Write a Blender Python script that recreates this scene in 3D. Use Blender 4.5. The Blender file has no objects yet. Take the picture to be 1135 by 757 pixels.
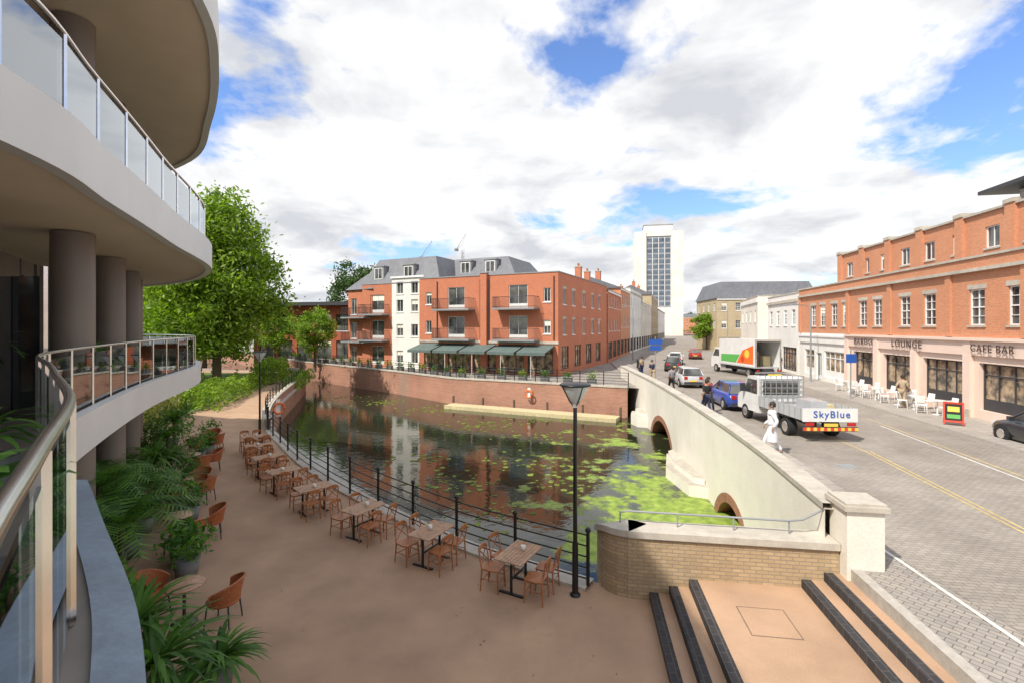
import bpy, math, random
from mathutils import Vector, Matrix
R=math.radians
random.seed(7)
scene=bpy.context.scene
COL=scene.collection
# ------------------------------------------------------------------ helpers
class MB:
    def __init__(s): s.v=[];s.f=[];s.m=[];s.mats=[];s.sm=[]
    def mi(s,mat):
        if mat not in s.mats: s.mats.append(mat)
        return s.mats.index(mat)
    def add(s,vs,fs,mat,smooth=False,T=None):
        o=len(s.v)
        if T is not None: vs=[T@Vector(v) for v in vs]
        s.v.extend([tuple(v) for v in vs]); i=s.mi(mat)
        for f in fs:
            s.f.append(tuple(a+o for a in f)); s.m.append(i); s.sm.append(smooth)
    def box(s,x0,y0,z0,x1,y1,z1,mat,T=None):
        vs=[(x0,y0,z0),(x1,y0,z0),(x1,y1,z0),(x0,y1,z0),(x0,y0,z1),(x1,y0,z1),(x1,y1,z1),(x0,y1,z1)]
        s.add(vs,[(3,2,1,0),(4,5,6,7),(0,1,5,4),(1,2,6,5),(2,3,7,6),(3,0,4,7)],mat,T=T)
    def cyl(s,p0,p1,r0,r1,mat,seg=12,caps=True,T=None,smooth=True):
        p0=Vector(p0);p1=Vector(p1);d=(p1-p0).normalized()
        a=Vector((0,0,1)) if abs(d.z)<0.9 else Vector((1,0,0))
        u=d.cross(a).normalized();w=d.cross(u)
        vs=[];fs=[]
        for i in range(seg):
            t=2*math.pi*i/seg;q=u*math.cos(t)+w*math.sin(t)
            vs.append(p0+q*r0);vs.append(p1+q*r1)
        for i in range(seg):
            j=(i+1)%seg; fs.append((2*i,2*j,2*j+1,2*i+1))
        s.add(vs,fs,mat,smooth,T)
        if caps:
            s.add([vs[2*i] for i in range(seg)],[tuple(range(seg))],mat,False,T)
            s.add([vs[2*i+1] for i in range(seg)],[tuple(reversed(range(seg)))],mat,False,T)
    def tube(s,pts,r,mat,seg=8,T=None):
        pts=[Vector(p) for p in pts];n=len(pts);vs=[];fs=[]
        for k,p in enumerate(pts):
            d=(pts[min(k+1,n-1)]-pts[max(k-1,0)]).normalized()
            a=Vector((0,0,1)) if abs(d.z)<0.95 else Vector((1,0,0))
            u=d.cross(a).normalized();w=d.cross(u)
            rr=r[k] if isinstance(r,(list,tuple)) else r
            for i in range(seg):
                t=2*math.pi*i/seg; vs.append(p+(u*math.cos(t)+w*math.sin(t))*rr)
        for k in range(n-1):
            for i in range(seg):
                j=(i+1)%seg; fs.append((k*seg+i,k*seg+j,(k+1)*seg+j,(k+1)*seg+i))
        fs.append(tuple(range(seg)));fs.append(tuple((n-1)*seg+i for i in reversed(range(seg))))
        s.add(vs,fs,mat,True,T)
    def lathe(s,prof,mat,seg=20,T=None,smooth=True,c=(0,0)):
        vs=[];fs=[];n=len(prof)
        for (r,z) in prof:
            for i in range(seg):
                t=2*math.pi*i/seg; vs.append((c[0]+r*math.cos(t),c[1]+r*math.sin(t),z))
        for k in range(n-1):
            for i in range(seg):
                j=(i+1)%seg; fs.append((k*seg+i,k*seg+j,(k+1)*seg+j,(k+1)*seg+i))
        s.add(vs,fs,mat,smooth,T)
    def prism(s,poly,z0,z1,mat,topmat=None,T=None):
        n=len(poly)
        a=sum(poly[i][0]*poly[(i+1)%n][1]-poly[(i+1)%n][0]*poly[i][1] for i in range(n))
        if a<0: poly=poly[::-1]
        vs=[(p[0],p[1],z0) for p in poly]+[(p[0],p[1],z1) for p in poly]
        s.add(vs,[(i,(i+1)%n,n+(i+1)%n,n+i) for i in range(n)]+[tuple(reversed(range(n)))],mat,T=T)
        s.add(vs[n:],[tuple(range(n))],topmat or mat,T=T)
    def sheet(s,poly,z,mat,T=None):
        n=len(poly)
        a=sum(poly[i][0]*poly[(i+1)%n][1]-poly[(i+1)%n][0]*poly[i][1] for i in range(n))
        if a<0: poly=poly[::-1]
        s.add([(p[0],p[1],z) for p in poly],[tuple(range(n))],mat,T=T)
    def strip(s,A,B,mat,smooth=False,T=None):
        n=len(A); s.add(list(A)+list(B),[(i,i+1,n+i+1,n+i) for i in range(n-1)],mat,smooth,T)
    def obj(s,name,parent=None,**pr):
        me=bpy.data.meshes.new(name); me.from_pydata(s.v,[],s.f)
        for m in s.mats: me.materials.append(m)
        me.polygons.foreach_set("material_index",s.m)
        me.polygons.foreach_set("use_smooth",s.sm)
        me.update()
        o=bpy.data.objects.new(name,me); COL.objects.link(o)
        if parent is not None: o.parent=parent
        for k,v in pr.items(): o[k]=v
        return o
def thing(name,label,cat,loc=(0,0,0),rz=0,group=None):
    o=bpy.data.objects.new(name,None); o.empty_display_size=0.2; COL.objects.link(o)
    o.location=loc;o.rotation_euler=(0,0,rz); o["label"]=label;o["category"]=cat
    if group:o["group"]=group
    return o
def tag(o,label,cat,group=None):
    o["label"]=label;o["category"]=cat
    if group:o["group"]=group
    return o
def copy_thing(root,loc,rz,label=None,scale=None):
    def rec(src,par):
        c=src.copy(); COL.objects.link(c)
        if par is not None: c.parent=par
        for ch in src.children: rec(ch,c)
        return c
    c=rec(root,None); c.location=loc;c.rotation_euler=(0,0,rz)
    if scale:c.scale=(scale,)*3
    if label:c["label"]=label
    return c
def smooth(pts,n=8):
    out=[];P=[Vector(p) for p in pts];P=[2*P[0]-P[1]]+P+[2*P[-1]-P[-2]]
    for i in range(1,len(P)-2):
        for k in range(n):
            t=k/n
            out.append(0.5*((2*P[i])+(-P[i-1]+P[i+1])*t+(2*P[i-1]-5*P[i]+4*P[i+1]-P[i+2])*t*t+(-P[i-1]+3*P[i]-3*P[i+1]+P[i+2])*t**3))
    out.append(P[-2]); return out
def resample(pts,step):
    P=[Vector(p) for p in pts];out=[P[0].copy()];acc=0
    L=sum((P[i+1]-P[i]).length for i in range(len(P)-1));n=max(1,round(L/step));step=L/n
    for i in range(len(P)-1):
        a=P[i];b=P[i+1];l=(b-a).length;t=step-acc
        while t<=l+1e-6 and len(out)<n:
            out.append(a.lerp(b,t/l));t+=step
        acc=l-(t-step)
    out.append(P[-1].copy());return out
def offset(pts,d):
    out=[]
    for i,p in enumerate(pts):
        t=(Vector(pts[min(i+1,len(pts)-1)])-Vector(pts[max(i-1,0)])).normalized()
        out.append(Vector((p[0]+t[1]*d,p[1]-t[0]*d)))
    return out
def z3(pts,z): return [Vector((p[0],p[1],z)) for p in pts]
# ------------------------------------------------------------------ materials
def newmat(name):
    m=bpy.data.materials.new(name);m.use_nodes=True;nt=m.node_tree
    b=nt.nodes["Principled BSDF"];return m,nt,b
def N(nt,t,**k):
    n=nt.nodes.new(t)
    for a,b in k.items(): setattr(n,a,b)
    return n
def mixrgb(nt,fac,a,b,mode='MIX'):
    m=N(nt,"ShaderNodeMix",data_type='RGBA',blend_type=mode)
    for sock,v in ((m.inputs[0],fac),(m.inputs[6],a),(m.inputs[7],b)):
        if hasattr(v,'links'): nt.links.new(v,sock)
        else: sock.default_value=v if not isinstance(v,tuple) else (*v,1)
    return m.outputs[2]
def ramp(nt,src,p0,p1,c0=(0,0,0),c1=(1,1,1)):
    r=N(nt,"ShaderNodeValToRGB");nt.links.new(src,r.inputs[0])
    r.color_ramp.elements[0].position=p0;r.color_ramp.elements[1].position=p1
    r.color_ramp.elements[0].color=(*c0,1);r.color_ramp.elements[1].color=(*c1,1)
    return r.outputs[0]
def noise(nt,vec,scale,detail=5,rough=.55):
    n=N(nt,"ShaderNodeTexNoise");n.inputs["Scale"].default_value=scale;n.inputs["Detail"].default_value=detail
    n.inputs["Roughness"].default_value=rough;nt.links.new(vec,n.inputs["Vector"]);return n.outputs[0]
def pm(name,c,var=.18,scale=3,rough=.7,metal=0,bump=0,bscale=40,stain=.15,world=False,spec=.5):
    m,nt,b=newmat(name)
    if world: v=N(nt,"ShaderNodeNewGeometry").outputs["Position"]
    else: v=N(nt,"ShaderNodeTexCoord").outputs["Object"]
    lo=tuple(x*(1-var) for x in c);hi=tuple(min(1,x*(1+var)) for x in c)
    k=ramp(nt,noise(nt,v,scale),.3,.7,lo,hi)
    if stain:
        k=mixrgb(nt,stain,k,ramp(nt,noise(nt,v,scale*.13,3),.35,.65,(.35,.33,.3),(1,1,1)),'MULTIPLY')
    k2=mixrgb(nt,.35,k,ramp(nt,noise(nt,v,bscale,2),.3,.7,(.6,.6,.6),(1,1,1)),'MULTIPLY') if bump else k
    nt.links.new(k2,b.inputs["Base Color"])
    b.inputs["Roughness"].default_value=rough;b.inputs["Metallic"].default_value=metal
    b.inputs["Specular IOR Level"].default_value=spec
    if bump:
        bp=N(nt,"ShaderNodeBump");bp.inputs["Strength"].default_value=bump;bp.inputs["Distance"].default_value=.02
        nt.links.new(noise(nt,v,bscale,3),bp.inputs["Height"]);nt.links.new(bp.outputs[0],b.inputs["Normal"])
    return m
def brickmat(name,c1,c2,mortar,bw=.225,rh=.075,ms=.01,floor=False,rough=.85,world=False,rot=0,stain=.4,bump=.4):
    m,nt,b=newmat(name)
    if world: v=N(nt,"ShaderNodeNewGeometry").outputs["Position"]
    else: v=N(nt,"ShaderNodeTexCoord").outputs["Object"]
    if floor:
        mp=N(nt,"ShaderNodeMapping");nt.links.new(v,mp.inputs[0]);mp.inputs["Rotation"].default_value=(0,0,rot);bv=mp.outputs[0]
    else:
        s=N(nt,"ShaderNodeSeparateXYZ");nt.links.new(v,s.inputs[0])
        a=N(nt,"ShaderNodeMath",operation='ADD');nt.links.new(s.outputs[0],a.inputs[0]);nt.links.new(s.outputs[1],a.inputs[1])
        cb=N(nt,"ShaderNodeCombineXYZ");nt.links.new(a.outputs[0],cb.inputs[0]);nt.links.new(s.outputs[2],cb.inputs[1]);bv=cb.outputs[0]
    t=N(nt,"ShaderNodeTexBrick");nt.links.new(bv,t.inputs["Vector"])
    t.inputs["Scale"].default_value=1;t.inputs["Brick Width"].default_value=bw;t.inputs["Row Height"].default_value=rh
    t.inputs["Mortar Size"].default_value=ms;t.inputs["Mortar Smooth"].default_value=.2
    t.inputs["Color1"].default_value=(*c1,1);t.inputs["Color2"].default_value=(*c2,1);t.inputs["Mortar"].default_value=(*mortar,1)
    k=mixrgb(nt,stain,t.outputs[0],ramp(nt,noise(nt,v,.5,6),.3,.7,(.45,.42,.4),(1,1,1)),'MULTIPLY')
    k=mixrgb(nt,.3,k,ramp(nt,noise(nt,v,9,4),.3,.7,(.5,.5,.5),(1,1,1)),'MULTIPLY')
    nt.links.new(k,b.inputs["Base Color"]);b.inputs["Roughness"].default_value=rough
    bp=N(nt,"ShaderNodeBump",invert=True);bp.inputs["Strength"].default_value=bump;bp.inputs["Distance"].default_value=.01
    nt.links.new(t.outputs[1],bp.inputs["Height"]);nt.links.new(bp.outputs[0],b.inputs["Normal"])
    return m
def glassmat(name,tint=(.8,.9,.9),op=.12,rough=.02,gc=(.9,.95,1)):
    m,nt,b=newmat(name);nt.nodes.remove(b);out=nt.nodes["Material Output"]
    tr=N(nt,"ShaderNodeBsdfTransparent");tr.inputs[0].default_value=(*tint,1)
    gl=N(nt,"ShaderNodeBsdfGlossy");gl.inputs["Roughness"].default_value=rough;gl.inputs[0].default_value=(*gc,1)
    fr=N(nt,"ShaderNodeFresnel");fr.inputs[0].default_value=1.45
    ad=N(nt,"ShaderNodeMath",operation='ADD');ad.use_clamp=True;ad.inputs[1].default_value=op;nt.links.new(fr.outputs[0],ad.inputs[0])
    mx=N(nt,"ShaderNodeMixShader");nt.links.new(ad.outputs[0],mx.inputs[0]);nt.links.new(tr.outputs[0],mx.inputs[1]);nt.links.new(gl.outputs[0],mx.inputs[2])
    nt.links.new(mx.outputs[0],out.inputs[0]);return m
def leafmat(name,dark,light,yellow=None):
    m,nt,b=newmat(name);out=nt.nodes["Material Output"]
    g=N(nt,"ShaderNodeNewGeometry")
    k=ramp(nt,g.outputs["Random Per Island"],0,1,dark,light)
    k=mixrgb(nt,.5,k,ramp(nt,noise(nt,g.outputs["Position"],.6,3),.35,.65,(.5,.55,.45),(1.0,1.0,1.0)),'MULTIPLY')
    nt.links.new(k,b.inputs["Base Color"]);b.inputs["Roughness"].default_value=.55
    tl=N(nt,"ShaderNodeBsdfTranslucent");kk=mixrgb(nt,1.0,k,(1.3,1.5,.5),'MULTIPLY');nt.links.new(kk,tl.inputs[0])
    mx=N(nt,"ShaderNodeMixShader");mx.inputs[0].default_value=.4
    nt.links.new(b.outputs[0],mx.inputs[1]);nt.links.new(tl.outputs[0],mx.inputs[2]);nt.links.new(mx.outputs[0],out.inputs[0]);return m

M_terr=pm("terrace_aggregate",(.52,.335,.215),.14,.9,.85,bump=.35,bscale=55,stain=.35,world=True)
M_pave=brickmat("street_pavers",(.43,.385,.335),(.34,.31,.28),(.18,.16,.145),.22,.11,.008,floor=True,world=True,rot=R(54),stain=.4)
M_road=brickmat("road_pavers",(.42,.375,.32),(.345,.31,.27),(.23,.20,.175),.21,.105,.008,floor=True,world=True,rot=R(9),stain=.55)
M_flag=brickmat("pavement_flags",(.47,.42,.365),(.40,.365,.33),(.23,.20,.18),.6,.45,.012,floor=True,world=True,rot=R(-10.6),stain=.35)
M_floor=pm("balcony_floor",(.24,.21,.18),.12,2,.6,stain=.3,world=True)
M_kerb=pm("granite_kerb",(.48,.44,.39),.12,8,.8,bump=.2)
M_white=pm("white_line",(.74,.72,.67),.15,5,.7,stain=.4,world=True)
M_yellow=pm("yellow_line",(.66,.50,.20),.2,5,.7,stain=.4,world=True)
M_brickO=brickmat("orange_brick",(.70,.205,.085),(.59,.158,.066),(.52,.31,.22),stain=.22)
M_brickR=brickmat("warm_red_brick",(.76,.29,.13),(.66,.235,.10),(.58,.42,.31),stain=.2)
M_brickQ=brickmat("quay_brick",(.60,.29,.19),(.48,.22,.145),(.38,.29,.23),stain=.5)
M_brickB=brickmat("buff_brick",(.60,.44,.255),(.48,.345,.195),(.36,.29,.22),stain=.45)
M_brickA=brickmat("arch_brick",(.46,.19,.10),(.34,.14,.08),(.34,.27,.22),bw=.11,rh=.3,stain=.4)
M_brickD=brickmat("nosing_brick",(.055,.05,.052),(.035,.033,.035),(.10,.09,.085),bw=.22,rh=.11,ms=.008,floor=True,rot=R(90),stain=.3)
M_brickY=brickmat("stock_brick",(.62,.49,.28),(.54,.42,.24),(.45,.4,.33),stain=.25)
M_cream=pm("cream_render",(.90,.85,.75),.04,1.5,.85,bump=.1,bscale=30,stain=.25)
M_cope=pm("stone_coping",(.58,.53,.45),.13,4,.85,bump=.2,stain=.3)
M_whiteR=pm("white_render",(.84,.82,.77),.05,1.5,.8,stain=.2)
M_slate=pm("slate_roof",(.17,.175,.195),.15,2,.6,bump=.3,bscale=12,stain=.25)
M_lead=pm("lead_grey",(.28,.29,.30),.1,2,.6)
M_wf=pm("white_frame",(.80,.80,.78),.04,2,.5,stain=0)
M_df=pm("dark_frame",(.045,.045,.05),.1,2,.5,stain=0)
M_iron=pm("black_iron",(.012,.013,.014),.15,5,.4,stain=0)
M_steel=pm("brushed_steel",(.86,.84,.81),.06,6,.24,metal=1,stain=.05)
M_fascia=pm("pale_panel",(.74,.73,.71),.04,1,.45,stain=.15)
M_soffit=pm("tan_soffit",(.82,.68,.52),.05,1,.85,stain=.12)
M_clad=pm("grey_cladding",(.26,.23,.21),.08,1,.6)
M_col=pm("taupe_column",(.21,.17,.145),.06,1,.5,stain=.15)
M_blueg=pm("blue_grey_coping",(.22,.28,.35),.18,3,.45,bump=.2,bscale=18,stain=.3)
M_glass=glassmat("clear_glass",(.80,.88,.89),.13)
M_glassU=glassmat("pale_reflective_glass",(.92,.96,.96),.30)
M_frost=pm("frosted_panel",(.62,.68,.66),.05,2,.3,stain=0)
m,nt,b=newmat("window_glass");v=N(nt,"ShaderNodeNewGeometry").outputs["Position"]
nt.links.new(ramp(nt,noise(nt,v,.8,2),.35,.65,(.012,.016,.02),(.14,.14,.13)),b.inputs["Base Color"]);b.inputs["Roughness"].default_value=.05;b.inputs["Specular IOR Level"].default_value=1.0
M_win=m
m,nt,b=newmat("shop_window_glass");v=N(nt,"ShaderNodeNewGeometry").outputs["Position"]
nt.links.new(ramp(nt,noise(nt,v,1.6,4,.7),.38,.64,(.07,.06,.05),(.55,.40,.26)),b.inputs["Base Color"]);b.inputs["Roughness"].default_value=.05;b.inputs["Specular IOR Level"].default_value=1.0
M_shop=m
M_wood=pm("bistro_wood",(.38,.14,.05),.25,14,.42,stain=.1)
M_tabw=pm("weathered_slats",(.50,.30,.18),.25,10,.6,bump=.25,stain=.2)
M_wick=pm("brown_wicker",(.42,.13,.045),.3,40,.5,bump=.5,bscale=60,stain=.1)
M_pot=pm("grey_planter",(.18,.18,.18),.1,4,.7)
M_terra=pm("terracotta",(.45,.16,.07),.15,4,.8)
M_leafA=leafmat("tree_leaf",(.10,.18,.012),(.34,.48,.045))
M_leafD=leafmat("dark_leaf",(.03,.07,.012),(.08,.15,.025))
M_leafP=leafmat("plant_leaf",(.035,.11,.02),(.17,.35,.06))
M_leafY=leafmat("grass_leaf",(.28,.30,.08),(.55,.50,.20))
M_dead=leafmat("fallen_leaf",(.16,.08,.03),(.40,.26,.09))
M_grass=pm("grass",(.10,.17,.03),.3,4,.9,bump=.5,bscale=30,stain=.3,world=True)
M_bark=pm("bark",(.13,.095,.065),.3,10,.9,bump=.6,bscale=20)
M_jet=pm("jetty_timber",(.62,.53,.31),.15,6,.85,bump=.2)
M_red=pm("red_plastic",(.65,.06,.03),.05,3,.4,stain=0)
M_green=pm("green_graphic",(.12,.42,.10),.05,3,.4,stain=0)
M_orange=pm("lifebuoy_orange",(.8,.16,.03),.05,3,.4,stain=0)
M_awn=pm("awning_canvas",(.11,.15,.14),.15,3,.8)
M_black=pm("rubber",(.02,.02,.02),.1,5,.8,stain=0)
M_dark=pm("interior_dark",(.03,.028,.026),.2,1,.9)
M_pink=pm("shop_taupe",(.80,.62,.52),.05,1,.6,stain=.1)
M_gold=pm("sign_cream",(.88,.83,.70),.04,1,.6,stain=0)
M_sign=pm("sign_dark_letter",(.07,.045,.04),.04,1,.6,stain=0)
M_blue=pm("sign_blue",(.02,.10,.42),.05,1,.4,stain=0)
M_skin=pm("skin",(.45,.27,.19),.06,8,.5,stain=0)
M_hair=pm("hair",(.03,.02,.015),.2,30,.6,stain=0)

# ------------------------------------------------------------------ world + sun + camera
w=bpy.data.worlds.new("World");scene.world=w;w.use_nodes=True;nt=w.node_tree
bg=nt.nodes["Background"]
sky=N(nt,"ShaderNodeTexSky",sky_type='NISHITA');sky.sun_disc=False
S=Vector((-.74,-.67,0)).normalized();EL=R(50);S=Vector((S.x*math.cos(EL),S.y*math.cos(EL),math.sin(EL)))
sky.sun_elevation=EL;sky.sun_rotation=math.atan2(S.x,S.y)%(2*math.pi);sky.air_density=1.2;sky.dust_density=.5;sky.ozone_density=2
tc=N(nt,"ShaderNodeTexCoord");sp=N(nt,"ShaderNodeSeparateXYZ");nt.links.new(tc.outputs["Generated"],sp.inputs[0])
za=N(nt,"ShaderNodeMath",operation='ADD');za.inputs[1].default_value=.22;nt.links.new(sp.outputs[2],za.inputs[0])
mxz=N(nt,"ShaderNodeMath",operation='MAXIMUM');mxz.inputs[1].default_value=.12;nt.links.new(za.outputs[0],mxz.inputs[0])
cm=N(nt,"ShaderNodeCombineXYZ")
for i in (0,1):
    dv=N(nt,"ShaderNodeMath",operation='DIVIDE');nt.links.new(sp.outputs[i],dv.inputs[0]);nt.links.new(mxz.outputs[0],dv.inputs[1]);nt.links.new(dv.outputs[0],cm.inputs[i])
mp=N(nt,"ShaderNodeMapping");nt.links.new(cm.outputs[0],mp.inputs[0]);mp.inputs["Location"].default_value=(3.1,1.7,0)
n1=N(nt,"ShaderNodeTexNoise");n1.inputs["Scale"].default_value=1.25;n1.inputs["Detail"].default_value=12;n1.inputs["Roughness"].default_value=.56;n1.inputs["Distortion"].default_value=.15
nt.links.new(mp.outputs[0],n1.inputs["Vector"])
cov=ramp(nt,n1.outputs[0],.40,.46)
n2=N(nt,"ShaderNodeTexNoise");n2.inputs["Scale"].default_value=2.1;n2.inputs["Detail"].default_value=11;n2.inputs["Roughness"].default_value=.55;n2.inputs["Distortion"].default_value=.25
mp2=N(nt,"ShaderNodeMapping");nt.links.new(cm.outputs[0],mp2.inputs[0]);mp2.inputs["Location"].default_value=(7.3,4.2,0)
nt.links.new(mp2.outputs[0],n2.inputs["Vector"])
cc=ramp(nt,n2.outputs[0],.35,.54,(4.6,4.75,5.05),(7.3,7.27,7.25))
skyb=mixrgb(nt,1.0,sky.outputs[0],(.95,1.12,1.5),'MULTIPLY')
fin=mixrgb(nt,cov,skyb,cc)
nt.links.new(fin,bg.inputs[0]);bg.inputs[1].default_value=.15
sun=bpy.data.lights.new("sun",'SUN');sun.energy=5.0;sun.angle=R(.7);sun.color=(1,.94,.84)
so=bpy.data.objects.new("sun",sun);COL.objects.link(so);so.rotation_euler=S.to_track_quat('Z','Y').to_euler()
cam=bpy.data.cameras.new("camera");cam.lens=17.0;cam.sensor_width=36;cam.shift_y=-.0137;cam.clip_end=6000;cam.clip_start=.05
co=bpy.data.objects.new("camera",cam);COL.objects.link(co);co.location=(0,0,5.5);co.rotation_euler=(R(90),0,0);scene.camera=co
scene.view_settings.view_transform='Standard';scene.view_settings.look='None';scene.view_settings.exposure=0

# ------------------------------------------------------------------ ground & water
NB=smooth([(1.75,10.45),(0.3,11.35),(-1.2,12.4),(-3.4,14.4),(-5.7,16.7),(-8.3,19.7),(-10.7,23),(-12.8,26),(-14.6,29.5),(-16.7,35),(-19.2,43),(-22.2,52),(-25.5,58),(-31,61),(-38,62)],6)
FB=[(-120,150),(-60,100),(-40,78),(-28,64),(-11.6,49.3),(-5.4,43),(8.7,36.4)]
BL=smooth([(6.15,9.5),(7.05,14.1),(7.86,19.8),(9.0,30),(9.55,38),(9.9,44)],10)
A8=R(-8.5);cs,sn=math.cos(A8),math.sin(A8);SO=Vector((2.78,9.78))
def ST(x,y): return (SO.x+x*cs-y*sn,SO.y+x*sn+y*cs)
mb=MB()
mb.sheet([ST(6,-22),ST(4.2,0),(6.4,10.35)]+[(p.x,p.y) for p in NB]+[(-60,75),(-120,110),(-120,-30)],0,M_terr)
mb.obj("terrace_paving",kind="structure")
mb=MB()
mb.prism([(-19.8,27.5),(-21.2,34),(-23.0,43),(-26,53),(-31,57.5),(-45,59),(-70,62),(-70,26),(-28,24)],0,.1,M_kerb,M_grass);mb.obj("lawn",kind="structure")
mb=MB()
blg=[(p.x,p.y) for p in BL if p.y<36.2]
mb.sheet([ST(3.72,-22),ST(3.72,0)]+blg+FB[::-1]+[(-400,300),(-4000,4000),(4000,4000),(4000,-25)],1.0,M_pave)
mb.obj("ground",kind="structure")
mb=MB()
mb.sheet([(-150,5),(60,5),(60,160),(-150,160)],-2.6,M_dark);mb.obj("river_bed",kind="structure")
m,nt,b=newmat("river_water");g=N(nt,"ShaderNodeNewGeometry").outputs["Position"]
b.inputs["Roughness"].default_value=.025;b.inputs["IOR"].default_value=1.33;b.inputs["Specular IOR Level"].default_value=1.0
sx=N(nt,"ShaderNodeSeparateXYZ");nt.links.new(g,sx.inputs[0])
def mth(op,a,b_,cl=False):
    n=N(nt,"ShaderNodeMath",operation=op);n.use_clamp=cl
    for i,v in enumerate((a,b_)):
        if hasattr(v,'links'): nt.links.new(v,n.inputs[i])
        else:n.inputs[i].default_value=v
    return n.outputs[0]
dx=mth('MULTIPLY',mth('ADD',sx.outputs[0],-2.6),.028)
dy=mth('MULTIPLY',mth('ADD',sx.outputs[1],-23.0),-.010)
den=mth('ADD',mth('MINIMUM',dx,.085),dy)
n_=mth('ADD',noise(nt,g,.36,12,.72),den)
weed=ramp(nt,n_,.545,.61)
col=mixrgb(nt,weed,(.022,.026,.014),ramp(nt,noise(nt,g,3,4),.3,.7,(.14,.22,.03),(.33,.43,.07)))
nt.links.new(col,b.inputs["Base Color"])
nt.links.new(ramp(nt,weed,0,1,(.02,.02,.02),(.7,.7,.7)),b.inputs["Roughness"])
bp=N(nt,"ShaderNodeBump");bp.inputs["Strength"].default_value=.14;bp.inputs["Distance"].default_value=.05
nt.links.new(noise(nt,g,2.2,3),bp.inputs["Height"]);nt.links.new(bp.outputs[0],b.inputs["Normal"])
M_water=m
mb=MB();mb.sheet([(-140,6),(50,6),(50,155),(-140,155)],-1.3,M_water);mb.obj("river_water",kind="structure")
M_pad=leafmat("lily_pad",(.14,.22,.03),(.42,.50,.10))
mb=MB()
for cx,cy,rr,n in [(-2,33,2.2,45),(2,30,2.4,40),(-7,40,2.0,60),(0,24,2.0,40),(-12,44,1.8,60),(-16,47,2,40),(-1,36,3.5,50),(2,21,1.5,30),(3,36,2.5,40),(-2.5,21,1.6,50),(-.5,17.5,1.4,45),(-5,25,1.5,30)]:
    for i in range(n):
        x=random.gauss(cx,rr*.6);y=random.gauss(cy,rr*.5);r=random.uniform(.05,.15);k=9;a0=random.random()*6
        mb.add([(x,y,-1.29+random.random()*.004)]+[(x+r*math.cos(a0+j*6/k),y+r*math.sin(a0+j*6/k),-1.285) for j in range(k+1)],[(0,j+1,j+2) for j in range(k)],M_pad)
mb.obj("lily_pads",kind="stuff")
mb=MB()
for i in range(420):
    x=random.uniform(-12,6);y=random.uniform(5.5,20)
    if x>2.6 and y>4: continue
    if y>11.2-.95*(x-.3) and y>10: continue
    a=random.random()*6.28;s_=random.uniform(.012,.03);u=Vector((math.cos(a),math.sin(a),random.uniform(-.2,.2)))*s_;v_=Vector((-math.sin(a),math.cos(a),.1))*s_*.6;c=Vector((x,y,.012))
    mb.add([c-u,c+v_,c+u,c-v_],[(0,1,2,3)],M_dead)
mb.obj("fallen_leaves",kind="stuff")
def wallalong(name,pts,z0,z1,th,mat,cope,label,cat,copeh=.12):
    e=thing(name,label,cat)
    P=[Vector((p[0],p[1])) for p in pts];Q=offset(P,-th)
    m_=MB();m_.strip(z3(P,z0),z3(P,z1),mat);m_.obj("wall",e)
    c=MB();P2=offset(P,.06);
    c.strip(z3(P2,z1),z3(P2,z1+copeh),cope);c.strip(z3(P2,z1+copeh),z3(Q,z1+copeh),cope);c.strip(z3(Q,z1+copeh),z3(Q,z1-.2),cope);c.strip(z3(P2,z1),z3(P,z1),cope)
    c.obj("coping",e)
    return e
wallalong("quay_wall",NB,-2.6,-.06,.42,M_brickQ,M_cope,"brick river wall with stone kerb below the cafe terrace","wall",.12)
wallalong("quay_wall",FB,-2.6,.95,.42,M_brickQ,M_cope,"tall red brick river wall below the brick apartments","wall",.12)
def railing(name,label,pts,z,h,rails,spacing,pr=.035,rr=.016,mat=None,toprail=None,knob=False):
    mat=mat or M_iron;e=thing(name,label,"railing")
    P=[Vector((p[0],p[1])) for p in pts];S_=resample(P,spacing)
    for p in S_:
        m_=MB();m_.cyl((p.x,p.y,z),(p.x,p.y,z+h),pr,pr,mat,8)
        if knob: m_.lathe([(0,z+h),(pr*1.5,z+h+.02),(pr*1.6,z+h+.06),(pr,z+h+.1),(0,z+h+.11)],mat,8,c=(p.x,p.y))
        m_.obj("post",e)
    for i in range(rails):
        zz=z+.14+(h-.2)*i/(rails-1)
        m_=MB();m_.tube(z3(P,zz),(toprail or rr) if i==rails-1 else rr,mat,6);m_.obj("rail",e)
    return e
NR=offset(NB,-.28)
railing("river_railing","black iron railing along the cafe terrace edge",NR[:43],.06,1.12,5,1.75,.038,.017,knob=True)
bul=NR[42:76]
wallalong("parapet_wall",offset(bul,.12),.06,.55,.35,M_brickQ,M_cope,"low curved brick parapet at the river bend","wall",.1)
railing("parapet_railing","black railing on top of the curved brick parapet",offset(bul,-.05),.65,.75,4,1.6,.035,.018)
FR=offset(FB[2:],-.3)
FRs=resample(FR,1.0)
railing("river_railing","black railing with posts in front of the brick apartments",FR,1.07,1.05,5,1.9,.035,.016)

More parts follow.
